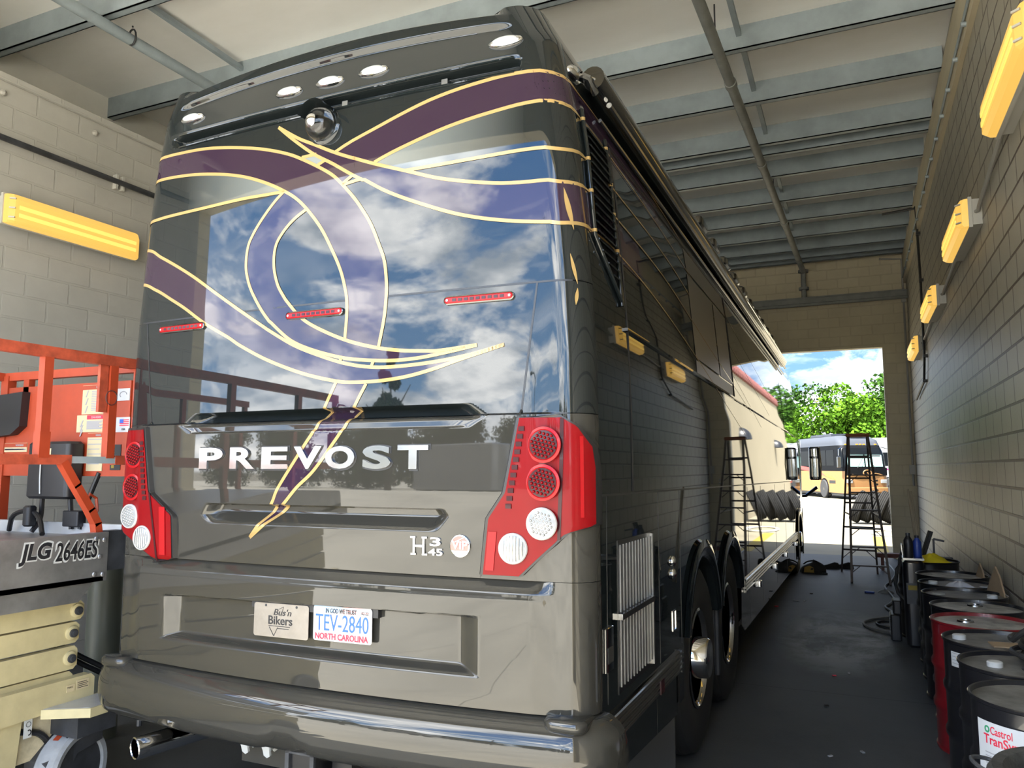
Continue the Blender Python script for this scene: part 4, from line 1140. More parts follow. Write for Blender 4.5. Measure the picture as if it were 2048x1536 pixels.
    # outside mirror on its arm near the front
    if sg == 1:
        g = G(); g.tube([(1.10, 12.7, 1.45), (1.30, 12.75, 1.46), (1.50, 12.75, 1.62)], .03, 0, 8); mr = g.build('mirror_arm', 'black_gloss', CO)
        g = G(); g.rbox((1.47, 12.78, 2.06), (.20, .10, .62), .05); g.build('mirror_shell', 'black_gloss', mr)
        g = G(); g.rbox((1.46, 12.725, 1.98), (.155, .008, .34), .03); g.rbox((1.46, 12.725, 2.26), (.13, .008, .14), .03); g.build('mirror_glass', 'chrome', mr)
        g = G(); g.tube([(1.57, 12.74, 1.75), (1.585, 12.74, 2.05), (1.565, 12.74, 2.36)], .012, 0, 8); g.build('mirror_edge', 'sticker', mr)
    for r_ in (0,):
        g = G(); g.bb((sg * 1.262, 11.82, 1.0), (sg * 1.285, 11.86, 2.45)); g.build('grab_rail', 'chrome', CO)

# ---- wheels
def wheel(y, sg, hub, r=.565):
    z = r + .10 + .0105 * y
    t = bpy.data.objects.new('wheel', None); COL.objects.link(t); t.parent = CO; t.location = (sg * 1.245, y, z); t.empty_display_size = .1
    ax = V((sg, 0, 0))
    g = G(); g.lathe((0, 0, 0), ax, [(.29, -.30), (.40, -.315), (.50, -.305), (.55, -.27), (r, -.22), (r, -.07), (.55, -.02), (.50, .005), (.40, .010), (.305, -.012), (.29, -.03)], 0, 56)
    for h in (-.20, -.145, -.09): g.lathe((0, 0, 0), ax, [(r + .001, h - .02), (r + .006, h - .017), (r + .006, h + .017), (r + .001, h + .02)], 0, 56, False)
    g.build('tyre', 'tyre', t, ang=30)
    g = G()
    if hub == 'cap': P = [(.30, -.03), (.30, -.005), (.285, .0), (.27, -.02), (.255, -.10), (.21, -.12), (.13, -.09), (.122, .05), (.112, .062), (.02, .068)]
    else: P = [(.30, -.03), (.30, -.005), (.285, .0), (.265, -.03), (.245, -.18), (.15, -.20), (.12, -.13), (.11, -.09), (.02, -.085)]
    g.lathe((0, 0, 0), ax, P, 0, 48); rm = g.build('rim', 'chrome', t, ang=40)
    g = G()
    for i in range(10):
        a = 2 * pi * i / 10; rr = .18; h0 = -.11 if hub == 'cap' else -.19
        p = V((sg * h0, rr * cos(a), rr * sin(a))); g.cyl(p, p + ax * .035, .015, 0, 8)
    g.build('wheel_nut', 'chrome', rm)
    return t
for sg in (1, -1):
    wheel(2.23, sg, 'cap'); wheel(3.42, sg, 'dish'); wheel(11.05, sg, 'cap')
    g = G(); g.bb((sg * .95, 1.50, .22), (sg * 1.24, 1.52, .62)); g.build('mud_flap', 'rubber', CO)
    g = G(); g.bb((sg * 1.20, 2.80, .52), (sg * 1.24, 2.86, 1.15)); g.tube([(sg * 1.25, 2.83, .45), (sg * 1.25, 2.83, 1.1)], .02, 0, 8); g.build('arch_strut', 'dark_steel', CO)
# ================================================================ scissor lift
SLF = thing('scissor_lift', (-2.05, -1.0, 0), 'orange and cream scissor lift standing to the left of the coach', 'scissor lift')
LO = V((-2.05, -1.0, 0))
def LB(g, name, m, parent=SLF, **k):
    g.v = [tuple(V(p) - LO) for p in g.v]; return g.build(name, m, parent, **k)
D0, D1 = -2.35, .16
g = G(); g.bb((-1.56, D0, 1.15), (-1.50, D1, 1.405)); g.bb((-1.58, D0, 1.15), (-1.50, D1 - .02, 1.175)); pb = LB(g, 'deck_side_beam', 'steel_brushed')
g = G(); g.poly([(D0, 1.15), (D0, 1.06), (.02, 1.055), (.10, 1.15)], (-1.52, 0, 0), (0, 1, 0), (0, 0, 1), .03); LB(g, 'deck_lower_plate', 'steel_brushed')
g = G(); g.bb((-1.57, D1 - .0, 1.20), (-1.505, .36, 1.41)); LB(g, 'deck_extension_beam', 'dark_steel')
g = G()
for y, z in ((.085, 1.375), (.135, 1.365), (.085, 1.19), (.135, 1.185), (.112, 1.28)): g.ball((-1.497, y, z), .014, 0, 8, (.5, 1, 1))
LB(g, 'beam_rivets', 'steel_brushed', pb) if False else LB(g, 'rivet', 'steel_brushed')
g = G(); g.bb((-2.68, D0, 1.33), (-1.56, .30, 1.37)); LB(g, 'platform_deck', 'steel_brushed')
g = G(); g.bb((-2.66, .26, 1.25), (-1.53, .29, 1.435)); LB(g, 'toe_board', 'alu')
# side lettering
for mm, off_, ex, b_ in (('white_plastic', .05, .0006, .009), ('ink_black', .018, .0014, 0)):
    g = G(); g.text('JLG', (-1.4995, -.325 - b_, 1.275 - b_), (0, 1, 0), (0, 0, 1), h=.105 + 2 * b_, w=.165 + 2 * b_, ex=ex, off=off_ + .02, shear=.18)
    g.text('2646ES', (-1.4995, -.138 - b_, 1.278 - b_), (0, 1, 0), (0, 0, 1), h=.095 + 2 * b_, w=.235 + 2 * b_, ex=ex, off=off_, shear=.12)
    LB(g, 'side_lettering', mm)
# guard rails
g = G(); g.beam((-1.55, -2.3, 2.345), (-1.55, .42, 2.335), .045, .055); LB(g, 'top_rail', 'orange_worn')
g = G(); g.beam((-1.55, -2.3, 1.79), (-1.55, -.06, 1.79), .042, .05); g.beam((-1.55, .20, 1.79), (-1.55, .42, 1.79), .042, .05); LB(g, 'mid_rail', 'orange_worn')
g = G(); g.beam((-1.55, -.08, 1.79), (-1.55, .22, 1.79), .034, .036); LB(g, 'rail_sleeve', 'galv')
for y in (-.215, .165, -1.0, -1.75, -2.28):
    g = G(); g.bb((-1.572, y - .024, 1.80), (-1.528, y + .024, 2.325)); LB(g, 'guard_post', 'orange')
g = G()
for y in (-.215,): g.bb((-1.576, y - .028, 1.80), (-1.524, y + .028, 1.93))
LB(g, 'post_socket', 'orange')
g = G(); g.beam((-1.55, .11, 2.05), (-1.55, .11, 2.32), .05, .02); LB(g, 'rail_latch', 'orange_worn')
g = G(); g.tube([(-1.525, .15 + .035 * cos(a), 2.13 + .04 * sin(a)) for a in [2 * pi * i / 16 for i in range(16)]], .002, 0, 5, True); LB(g, 'pin_lanyard', 'dark_steel')
g = G(); P = [(-1.55, -.10, 1.78), (-1.55, -.02, 1.66), (-1.55, .07, 1.53), (-1.55, .115, 1.455), (-1.55, .125, 1.40), (-1.55, .125, 1.36)]
for a, b in zip(P, P[1:]): g.beam(a, V(b) + (V(b) - V(a)).normalized() * .012, .040, .045, up=(1, 0, 0))
LB(g, 'entry_brace', 'orange')
g = G(); g.tube([(-1.555, .06, 1.57), (-1.555, .075, 1.61), (-1.555, .115, 1.585), (-1.555, .125, 1.52), (-1.555, .115, 1.50)], .008, 0, 6); LB(g, 'brace_handle', 'orange')
for y in (-1.0, -1.75):
    g = G(); g.bb((-1.572, y - .02, 1.37), (-1.528, y + .02, 1.79)); LB(g, 'guard_post', 'orange')
# far end rails and control panel
g = G(); g.beam((-2.70, .32, 2.315), (-1.52, .32, 2.315), .045, .05); LB(g, 'end_rail', 'orange')
g = G(); g.beam((-2.70, .32, 2.315), (-2.70, -2.3, 2.345), .045, .05); g.beam((-2.70, .32, 1.79), (-2.70, -2.3, 1.79), .045, .05)
for y in (-2.28, -1.5, -.7): g.bb((-2.72, y, 1.37), (-2.68, y + .045, 2.32))
LB(g, 'far_guard_rail', 'orange')
g = G(); g.bb((-2.70, .29, 1.20), (-2.635, .345, 2.32)); LB(g, 'end_post', 'orange')
g = G(); g.bb((-2.50, .30, 2.20), (-2.45, .34, 2.32)); LB(g, 'end_post', 'orange')
g = G(); g.bb((-1.545, .30, 1.30), (-1.525, .34, 2.32)); LB(g, 'end_post', 'orange')
g = G(); g.bb((-2.69, .30, 1.70), (-1.56, .315, 2.245)); pn = LB(g, 'end_panel', 'orange')
def sticker(x0, x1, z0, z1, kind, lines=7):
    g = G(); g.bb((x0, .296, z0), (x1, .2995, z1)); s_ = LB(g, 'warning_label', 'paper' if kind in ('face', 'flag') else 'sticker' if kind != 'dark' else 'ink_black')
    w, h = x1 - x0, z1 - z0; g = G(); hd = G()
    if kind in ('warn', 'danger'):
        hd.bb((x0 + (w * .36 if kind == 'danger' else 0), .2945, z1 - .026), (x1, .2962, z1 - .002)); LB(hd, 'label_header', 'ink_red' if kind == 'danger' else 'orange')
        g.text('DANGER' if kind == 'danger' else 'WARNING', (x0 + w * .52, .2943, z1 - .020), (1, 0, 0), (0, 0, 1), h=.012, w=w * .34, ex=.0005, off=.02)
        xa = x0 + w * (.36 if lines > 6 else .06)
        for i in range(lines): g.bb((xa, .2945, z1 - .040 - i * (h - .05) / lines), (x1 - w * (.05 + .08 * ((i * 7) % 3)), .2962, z1 - .035 - i * (h - .05) / lines))
        if lines > 6:
            for i in range(3): zc = z1 - .07 - i * h * .27; g.poly([(x0 + w * .12, zc), (x0 + w * .16, zc), (x0 + w * .24, zc + .04), (x0 + w * .20, zc + .04)], (0, .2945, 0), (1, 0, 0), (0, 0, 1), .001)
    elif kind == 'face':
        g.tube([(x0 + w * (.5 + .28 * cos(a)), .295, z0 + h * (.5 + .25 * sin(a))) for a in [i * .5 for i in range(9)]], .0022, 0, 5)
    elif kind == 'flag':
        g.text('USA', (x0 + w * .45, .2945, z0 + h * .12), (1, 0, 0), (0, 0, 1), h=h * .14, ex=.0006, off=.02)
        for i in range(4): hd.bb((x0 + w * .28, .2945, z1 - h * (.22 + .12 * i)), (x1 - w * .05, .2962, z1 - h * (.16 + .12 * i)))
        LB(hd, 'flag_stripes', 'ink_red'); hd = G(); hd.bb((x0 + w * .28, .2940, z1 - h * .40), (x0 + w * .55, .2960, z1 - h * .14)); LB(hd, 'flag_field', 'ink_blue')
    elif kind == 'dark':
        hd.poly([(x0 + w * .15, z1 - h * .32), (x0 + w * .42, z1 - h * .32), (x0 + w * .28, z1 - h * .18)], (0, .2945, 0), (1, 0, 0), (0, 0, 1), .001); hd.bb((x0 + w * .15, .2945, z0 + h * .08), (x0 + w * .42, .296, z0 + h * .2)); hd.bb((x0 + w * .15, .2945, z1 - h * .14), (x0 + w * .4, .296, z1 - h * .06)); LB(hd, 'label_symbols', 'road_yellow')
    if g.v: LB(g, 'label_print', 'ink_grey' if kind != 'flag' else 'ink_black')
zs = lambda v: lerp(2.28, 1.69, (v - 760) / (975 - 760))
xs = lambda u: interp(u, [0, 68, 160, 262], [-2.72, -2.36, -1.94, -1.545])
sticker(xs(157), xs(213), 2.06, 2.23, 'warn', 12); sticker(xs(149), xs(209), 1.955, 2.055, 'danger', 8); sticker(xs(173), xs(207), 1.73, 1.95, 'warn', 6)
sticker(xs(231), xs(257), 2.13, 2.20, 'face'); sticker(xs(232), xs(260), 1.95, 2.035, 'flag'); sticker(xs(224), xs(245), 1.735, 1.88, 'dark')
sticker(xs(15), xs(56), 1.845, 1.90, 'warn', 4)
g = G(); g.rbox((-2.075, .24, 1.735), (.36, .11, .33), .03); cb = LB(g, 'control_box', 'black_plastic')
g = G(); g.bb((-2.19, .182, 1.79), (-2.04, .1845, 1.86)); LB(g, 'box_label', 'sticker')
g = G(); g.tube([(-2.12, .180, 1.79), (-2.115, .178, 1.68), (-2.11, .180, 1.60)], .004, 0, 6); LB(g, 'cable_tie', 'white_plastic')
g = G(); g.poly([(-2.75, 2.19), (-2.43, 2.21), (-2.44, 2.0), (-2.52, 1.95), (-2.75, 1.93)], (0, .25, 0), (1, 0, 0), (0, 0, 1), .14)
ht = LB(g, 'tool_tray', 'black_plastic')
g = G(); g.tube([(-2.74, .10, 2.04), (-2.62, .09, 2.12), (-2.53, .10, 2.16)], .016, 0, 8); g.tube([(-2.70, .10, 1.99), (-2.58, .09, 2.03), (-2.50, .10, 2.09)], .012, 0, 8); LB(g, 'tray_handle', 'dark_steel')
for P in ([(-2.75, .0, 1.66), (-2.5, -.1, 1.52), (-2.2, -.2, 1.44), (-2.05, -.3, 1.37)], [(-2.17, .24, 1.58), (-2.18, .24, 1.45), (-2.19, .2, 1.38)], [(-1.93, .24, 1.57), (-1.92, .25, 1.4)], [(-1.78, .30, 1.72), (-1.84, .28, 1.55), (-1.86, .26, 1.4)], [(-2.42, .22, 1.38), (-2.36, .2, 1.47), (-2.22, .2, 1.50), (-2.10, .18, 1.46), (-1.98, .12, 1.38)]):
    g = G(); g.tube([tuple(p) for p in spline(P, 14)], .014, 0, 8); LB(g, 'control_cable', 'black_trim')
g = G(); g.rbox((-1.90, .25, 1.46), (.13, .06, .09), .01); LB(g, 'cable_connector', 'black_plastic')
g = G(); g.rbox((-2.20, .19, 1.47), (.06, .06, .12), .02); LB(g, 'cable_connector', 'black_plastic')
# folded scissor arms, base and step
for i, (za, zb_) in enumerate(((1.048, .952), (.940, .832), (.820, .702), (.692, .60))):
    g = G(); x = -1.60 - .012 * (i % 2); P = []
    y1 = .115 - .012 * i; r = .02
    g.poly([(-2.2, za), (-2.2, zb_), (y1 - r, zb_), (y1, zb_ + r), (y1, za - r), (y1 - r, za)][::-1], (x, 0, 0), (0, 1, 0), (0, 0, 1), .05); ar = LB(g, 'scissor_arm', 'cream')
    if i < 3:
        g = G(); zc = (za + zb_) / 2; yc = y1 - .045
        g.lathe((x, yc, zc), (1, 0, 0), [(.036, 0), (.036, .012), (.03, .016)], 0, 20); bs = LB(g, 'arm_boss', 'cream')
        g = G(); g.lathe((x + .014, yc, zc), (1, 0, 0), [(.022, 0), (.022, .012), (.014, .014), (.014, .022), (.003, .023)], 0, 16); LB(g, 'arm_bolt', 'dark_steel')
for i, (za, zb_) in enumerate(((1.048, .952), (.940, .832), (.820, .702), (.692, .60))):
    g = G(); g.bb((-2.60, -2.2, zb_), (-2.55, .10, za)); LB(g, 'scissor_arm', 'cream')
g = G(); g.poly([(-2.35, .66), (-2.35, .47), (.17, .53), (.17, .645), (.15, .665), (.08, .665)], (-1.56, 0, 0), (0, 1, 0), (0, 0, 1), .06); LB(g, 'base_rail', 'cream')
g = G(); g.bb((-1.558, .01, .60), (-1.556, .055, .635)); g.bb((-1.558, .065, .60), (-1.556, .135, .648)); LB(g, 'load_label', 'sticker')
g = G(); g.text('MAX', (-1.5555, .013, .618), (0, 1, 0), (0, 0, 1), h=.010, ex=.0004)
for i in range(4): g.bb((-1.5562, .070, .608 + i * .009), (-1.5552, .130 - .008 * (i % 2), .611 + i * .009))
LB(g, 'load_label_print', 'ink_black')
g = G(); g.bb((-2.55, D0, .30), (-1.62, .0, .52)); LB(g, 'base_chassis', 'cream_dirty')
g = G(); g.poly([(-2.35, .52), (-2.35, .08), (-.28, .08), (-.27, .28), (-.22, .30), (-.20, .52)][::-1], (-1.58, 0, 0), (0, 1, 0), (0, 0, 1), .03); LB(g, 'chassis_side', 'cream')
g = G(); g.bb((-1.579, -.19, .43), (-1.576, -.15, .52)); LB(g, 'hook_label', 'white_plastic')
g = G(); g.tube([(-1.574, -.165 + .010 * cos(a), .455 + .012 * sin(a)) for a in [pi * .7 - i * .45 for i in range(10)]], .003, 0, 5); g.tube([(-1.574, -.17 + .012 * cos(a), .495 + .012 * sin(a)) for a in [i * pi / 6 for i in range(12)]], .0012, 0, 5, True); LB(g, 'hook_print', 'ink_black')
g = G(); g.poly([(-1.56, -.12), (-1.36, .0), (-1.36, .10), (-1.40, .13), (-1.42, .25), (-1.58, .27)], (0, 0, .55), (1, 0, 0), (0, 1, 0), .045); LB(g, 'step_plate', 'cream')
g = G(); g.poly([(-1.56, -.11), (-1.37, .005), (-1.37, .10), (-1.41, .13), (-1.43, .25), (-1.56, .26)], (0, 0, .5515), (1, 0, 0), (0, 1, 0), .001); LB(g, 'step_tread', 'alu')
g = G(); g.bb((-1.62, -.02, .40), (-1.42, .20, .51)); g.poly([(-.12, .30), (.02, .42), (.19, .44), (.19, .33), (.05, .30), (-.02, .20), (-.12, .18)], (-1.50, 0, 0), (0, 1, 0), (0, 0, 1), .16); g.bb((-1.66, -.22, .10), (-1.56, -.05, .25)); LB(g, 'steering_fork', 'dark_steel')
def lift_wheel(p, rz):
    t = bpy.data.objects.new('wheel', None); COL.objects.link(t); t.parent = SLF; t.location = V(p) - LO; t.rotation_euler = (0, 0, rz)
    g = G(); g.lathe((0, 0, 0), (1, 0, 0), [(.13, -.06), (.19, -.065), (.205, -.05), (.205, .05), (.19, .065), (.165, .062), (.15, .04)], 0, 48); tw = g.build('solid_tyre', 'grey_wheel', t)
    g = G(); g.lathe((0, 0, 0), (1, 0, 0), [(.165, .05), (.155, .02), (.10, .015), (.09, .03), (.04, .035), (.005, .036)], 0, 40); hb = g.build('wheel_hub', 'dark_steel', t)
    g = G()
    for i in range(4): a = i * pi / 2 + .4; g.cyl((.015, .12 * cos(a), .12 * sin(a)), (.03, .12 * cos(a), .12 * sin(a)), .014, 0, 6)
    g.build('wheel_nut', 'dark_steel', t)
    return t
w1 = lift_wheel((-1.56, .06, .205), rad(14))
g = G(); L = []
for i in range(7): a = rad(96 + i * 4); L.append([(.0 + e * .016 - .012, .2065 * cos(a), .2065 * sin(a)) for e in (-1, 1)])
g.grid(L); g.build('paint_mark', 'orange', w1)
for p in ((-2.55, .06, .205), (-1.60, -2.1, .205), (-2.55, -2.1, .205)): lift_wheel(p, 0)
g = G(); g.tube([tuple(p) for p in spline([(-1.62, -.20, .46), (-1.60, -.10, .43), (-1.60, -.04, .36), (-1.62, -.02, .28)], 12)], .016, 0, 8); LB(g, 'hydraulic_hose', 'black_trim')
for d in (0, .035):
    g = G(); g.tube([tuple(p) for p in spline([(-1.75, .05, .80 + d), (-1.72, .25, .66 + d), (-1.66, .42, .56 + d), (-1.5, .62, .52 + d)], 14)], .014, 0, 8); LB(g, 'hydraulic_hose', 'black_trim')
# bollard behind the lift
p = V((-2.42, .90, 0))
g = G(); g.lathe((p.x, p.y, 0), (0, 0, 1), [(.11, 0), (.11, 1.18), (.09, 1.24), (.02, 1.26)], 0, 28); tag(g.build('bollard', 'bollard_paint'), 'grey green steel post standing between the lift and the coach', 'bollard')
# ================================================================ drums along the right wall
DR, DH = .292, .79
def drum(name, loc, label, body, top, group='steel drums along the right wall'):
    t = thing(name, loc, label, 'drum', group)
    g = G(); P = [(DR - .004, 0), (DR, .008), (DR, .02), (DR - .008, .026)]
    for h in (.27, .52): P += [(DR - .008, h - .035), (DR + .004, h - .012), (DR + .004, h + .012), (DR - .008, h + .035)]
    P += [(DR - .008, DH - .02), (DR, DH - .014), (DR + .002, DH - .004), (DR - .002, DH), (DR - .010, DH - .002), (DR - .012, DH - .022)]
    g.lathe((0, 0, 0), (0, 0, 1), P, 0, 56, False); g.build('drum_body', body, t, ang=30)
    g = G(); g.lathe((0, 0, 0), (0, 0, 1), [(DR - .012, DH - .022), (DR - .04, DH - .019), (.002, DH - .018)], 0, 56, False); g.build('drum_lid', top, t)
    return t
def bung(t, x, y, kind):
    g = G()
    if kind == 'white':
        g.lathe((x, y, DH - .02), (0, 0, 1), [(.036, 0), (.036, .022), (.030, .027), (.004, .027)], 0, 18); g.build('bung_cap', 'white_plastic', t)
    elif kind == 'flat':
        g.lathe((x, y, DH - .02), (0, 0, 1), [(.045, 0), (.043, .006), (.004, .006)], 0, 18); g.build('bung_cap', 'drum_top_pale', t)
    else:
        g.lathe((x, y, DH - .02), (0, 0, 1), [(.050, 0), (.046, .012), (.032, .014), (.030, .008), (.004, .008)], 0, 20); g.build('bung_ring', 'chrome_satin', t)
dy = [Wp(0, y, 0).y for y in (1.33, 1.987, 2.50, 3.17, 3.778, 4.378, 4.993, 5.619, 6.95)]
dxl = [Wp(4.4 - x, 0, 0).x for x in (1.803, 1.78, 1.798, 1.814, 1.769, 1.783, 1.767, 1.749, 1.86)]
dl = ['black drum with a white oil label, nearest the camera', 'black drum right behind the labelled one, black cables coiled over its edge', 'black drum with a large white bung cap and a small paper tag on its shoulder', 'dark red drum, the only red one in the row', 'black drum with a pale grey lid right behind the red one', 'black drum with a plain dark lid and two small bungs, second behind the red one', 'black drum with a crumpled white rag on its lid', 'black drum with a flat grey lid just in front of the yellow cloth drum', 'farthest black drum carrying the yellow cloth']
dbody = ['drum_black'] * 9; dbody[3] = 'drum_red'
dtop = ['drum_top', 'drum_top', 'drum_top', 'drum_top_pale', 'drum_top_pale', 'drum_top', 'drum_top', 'drum_top_pale', 'drum_top']
prev = None; drums = []
lasty = None
for i in range(9):
    y = dy[i]
    if lasty is not None and y - lasty < DR * 2 + .005: y = lasty + DR * 2 + .005
    lasty = y
    t = drum('oil_drum', (dxl[i] + DR + .02, y + .06, 0), dl[i], dbody[i], dtop[i]); drums.append(t)
bung(drums[0], .10, -.19, 'white'); bung(drums[1], -.13, -.02, 'white'); bung(drums[2], -.20, .03, 'white')
bung(drums[3], -.09, .02, 'ring'); bung(drums[4], -.0, .10, 'ring'); bung(drums[5], -.17, .02, 'flat'); bung(drums[5], .18, -.05, 'white')
bung(drums[6], -.18, .0, 'white'); bung(drums[6], .2, -.02, 'flat'); bung(drums[7], -.12, .08, 'flat')
# oil label wrapped on the nearest drum
def curved(g, a0, a1, z0, z1, off, n=16, t=None):
    g.grid([[V(((DR + off) * cos(a), (DR + off) * sin(a), z)) for a in [lerp(a0, a1, i / n) for i in range(n + 1)]] for z in (z0, z1)])
def wrap_text(g, txt, a0, z0, h, w, ex=.0008, off=0, shear=0):
    q = G(); q.text(txt, (0, 0, 0), (1, 0, 0), (0, 0, 1), h=h, w=w, ex=ex, off=off, shear=shear)
    for p in q.v: pass
    vs = [((DR + .006 - p[1]) * cos(a0 + p[0] / DR), (DR + .006 - p[1]) * sin(a0 + p[0] / DR), z0 + p[2]) for p in q.v]
    g.add(vs, q.f)
A0 = rad(203)
lt = None
g = G(); curved(g, A0, A0 + 1.65, .385, .715, .0055); lab = g.build('oil_label', 'paper', drums[0])
g = G(); wrap_text(g, 'TranSynd', A0 + .12, .615, .050, .175, off=.015); wrap_text(g, 'Castrol', A0 + .24, .668, .032, .092, off=.01); wrap_text(g, '668', A0 + .50, .578, .028, .058, off=.01); g.build('label_lettering', 'ink_red', lab)
g = G()
for i in range(14):
    a_ = A0 + .13; w_ = .62 if i % 4 else .4; z = .590 - i * .0145
    if i < 2: w_ = .32
    curved(g, a_, a_ + w_, z, z + .0045, .0062, 8)
    if i > 6: curved(g, A0 + .95, A0 + 1.55, z, z + .0045, .0062, 8)
g.build('label_print', 'ink_grey', lab)
g = G(); curved(g, A0 + .78, A0 + 1.02, .655, .685, .0062, 8); g.build('label_block', 'ink_black', lab)
g = G(); wrap_text(g, 'Castrol', A0 + .86, .690, .009, .035); wrap_text(g, 'O', A0 + .14, .670, .028, .026, off=.05); g.build('label_emblem', 'ink_green', lab)
g = G(); curved(g, rad(208), rad(222), .655, .735, .003, 4); tg_ = g.build('paper_tag', 'paper', drums[2])
g = G()
for i in range(4): curved(g, rad(210), rad(220), .725 - i * .018, .729 - i * .018, .004, 4)
g.build('tag_print', 'ink_grey', tg_)
# loose things on the drums
def blob(name, loc, sx, sy, h, m, label, cat, seed=1, n=22):
    r = random.Random(seed); g = G(); rows = []
    ph = [r.uniform(0, 6) for _ in range(6)]
    for j in range(9):
        t = j / 8; L = []
        for i in range(n + 1):
            a = 2 * pi * i / n; k = 1 + .16 * sin(3 * a + ph[0]) + .10 * sin(5 * a + ph[1]) + .05 * sin(9 * a + ph[2])
            rr = (1 - t) if j else 1.0
            z = h * (1 - (1 - t) ** 1.6) * (.75 + .35 * sin(2 * a + ph[3]) * (1 - t) + .2 * sin(4 * a + 7 * t + ph[4]) * (1 - t))
            L.append(V((sx * k * rr * cos(a), sy * k * rr * sin(a), max(.001, z))))
        rows.append(L)
    g.grid(rows); o = g.build(name, m, None, ang=60); o.location = loc
    return tag(o, label, cat)
top = DH - .018
d = drums[6].location; blob('rag', (d.x + .0, d.y - .10, top), .11, .05, .06, 'rag', 'crumpled white rag lying on a black drum lid', 'rag', 3)
d = drums[8].location; blob('cloth', (d.x + .03, d.y - .08, top), .20, .12, .12, 'cloth_yellow', 'bright yellow cloth thrown over the farthest drum', 'cloth', 5)
blob('white_rag', (d.x - .14, d.y - .20, top), .09, .05, .05, 'rag', 'small white rag beside the yellow cloth on the farthest drum', 'rag', 8)
d = drums[1].location
g = G()
for k in range(6):
    cx_, cy_, r_ = .16 + .03 * sin(k * 2.1), .12 + .05 * cos(k * 1.7), .15 + .012 * (k % 3)
    g.tube([(cx_ + r_ * cos(a), cy_ + r_ * 1.0 * sin(a) , .02 + .02 * k + .10 * max(0, cos(a - 1.2 + .5 * k)) * (k % 2 + .4)) for a in [2 * pi * i / 28 for i in range(28)]], .013, 0, 8, True)
g.tube([(.02, .0, .016), (-.02, -.10, .02), (.06, -.19, .02), (.2, -.17, .02)], .012, 0, 8)
o = g.build('cable_coil', 'hose_dark'); o.location = (d.x, d.y, top); tag(o, 'tangled coil of black cables on the second drum', 'cable coil')
d = drums[2].location
g = G(); g.box((0, 0, .004), (.24, .13, .006)); o = g.build('cardboard_pad', 'cardboard'); o.location = (d.x + .06, d.y - .07, top); o.rotation_euler = (0, 0, .1); tag(o, 'small piece of brown cardboard on the drum with the large white cap', 'cardboard')
d = drums[0].location
g = G(); g.box((0, 0, .001), (.10, .07, .002)); o = g.build('paper_scrap', 'paper'); o.location = (d.x + .13, d.y + .0, top + .001); o.rotation_euler = (0, 0, .5); tag(o, 'white paper scrap on the lid of the labelled drum', 'paper')
d = drums[1].location
g = G(); g.box((0, 0, .001), (.13, .09, .002)); o = g.build('stained_paper', 'cardboard'); o.location = (d.x + .05, d.y - .20, top + .001); o.rotation_euler = (0, 0, -.3); tag(o, 'stained flat paper under the cables on the second drum', 'paper')
# oil drain cart with bottles beyond the drums
px, pyy = 2.665, 6.0
CT = thing('oil_drain_cart', (px, pyy, 0), 'tall black oil drain cart with a small yellow sticker beside the far drums', 'oil cart')
g = G(); g.rbox((0, 0, .42), (.19, .30, .84), .05); g.build('tank', 'drum_black', CT)
g = G(); g.bb((-.075, -.155, .42), (.06, -.151, .62)); g.build('instruction_panel', 'dark_steel', CT)
g = G(); g.bb((-.06, -.157, .555), (.03, -.152, .60)); g.build('sticker', 'road_yellow', CT)
g = G(); g.bb((-.095, -.14, .84), (.095, .14, .86)); g.tube([(-.08, -.10, .85), (-.09, -.10, .98), (-.09, .10, .98), (-.08, .10, .85)], .008, 0, 6); g.build('cart_rail', 'chrome_satin', CT)
for i, (x, y, h, r, m, l) in enumerate(((-.035, -.06, .24, .042, 'black_plastic', 'black bottle standing upright on the oil cart'), (.05, .05, .21, .04, 'blue_plastic', 'blue bottle standing on the oil cart'))):
    t = thing('oil_bottle', (px + x, pyy + y, .86), l, 'bottle')
    g = G(); g.lathe((0, 0, 0), (0, 0, 1), [(r * .9, 0), (r, .01), (r, h * .7), (r * .5, h * .86), (r * .4, h * .9)], 0, 20); g.build('bottle_body', m, t)
    g = G(); g.lathe((0, 0, h * .89), (0, 0, 1), [(r * .5, 0), (r * .5, h * .11), (.003, h * .11)], 0, 16); g.build('bottle_cap', 'black_plastic' if i else 'dark_steel', t)
g = G(); g.beam((.0, .0, 0), (.10, .02, .30), .07, .035); g.beam((.12, .0, .22), (.22, -.02, .20), .02, .02); g.beam((.12, .0, .0), (.12, .0, .22), .02, .02); o = g.build('caulking_gun', 'black_plastic'); o.location = (px + .12, pyy + .62, .775); tag(o, 'black caulking gun leaning up behind the blue bottle', 'tool')
g = G(); g.bb((2.85, 6.85, .0), (3.10, 6.95, .78)); 
o = g.build('tool_stand', 'black_plastic'); tag(o, 'black tool stand behind the oil cart by the right wall', 'stand')
g = G(); g.rbox((0, 0, .13), (.10, .26, .26), .02); g.rbox((.02, 0, .33), (.08, .22, .14), .02)
for i in range(7): g.bb((-.054, -.13, .04 + i * .033), (-.048, .13, .052 + i * .033))
o = g.build('ribbed_motor', 'black_plastic'); o.location = (2.49, 6.25, 0); tag(o, 'small black ribbed motor on the floor beside the oil cart', 'motor')
g = G(); g.tube([(2.60, 6.25, .80), (2.53, 6.28, .70), (2.51, 6.28, .55), (2.53, 6.25, .46), (2.59, 6.2, .40)], .018, 0, 8); g.tube([(2.60, 6.3, .92), (2.56, 6.3, .80), (2.545, 6.25, .66)], .015, 0, 8)
tag(g.build('oil_hose', 'hose_dark'), 'black oil hose hanging down the side of the oil cart', 'hose')
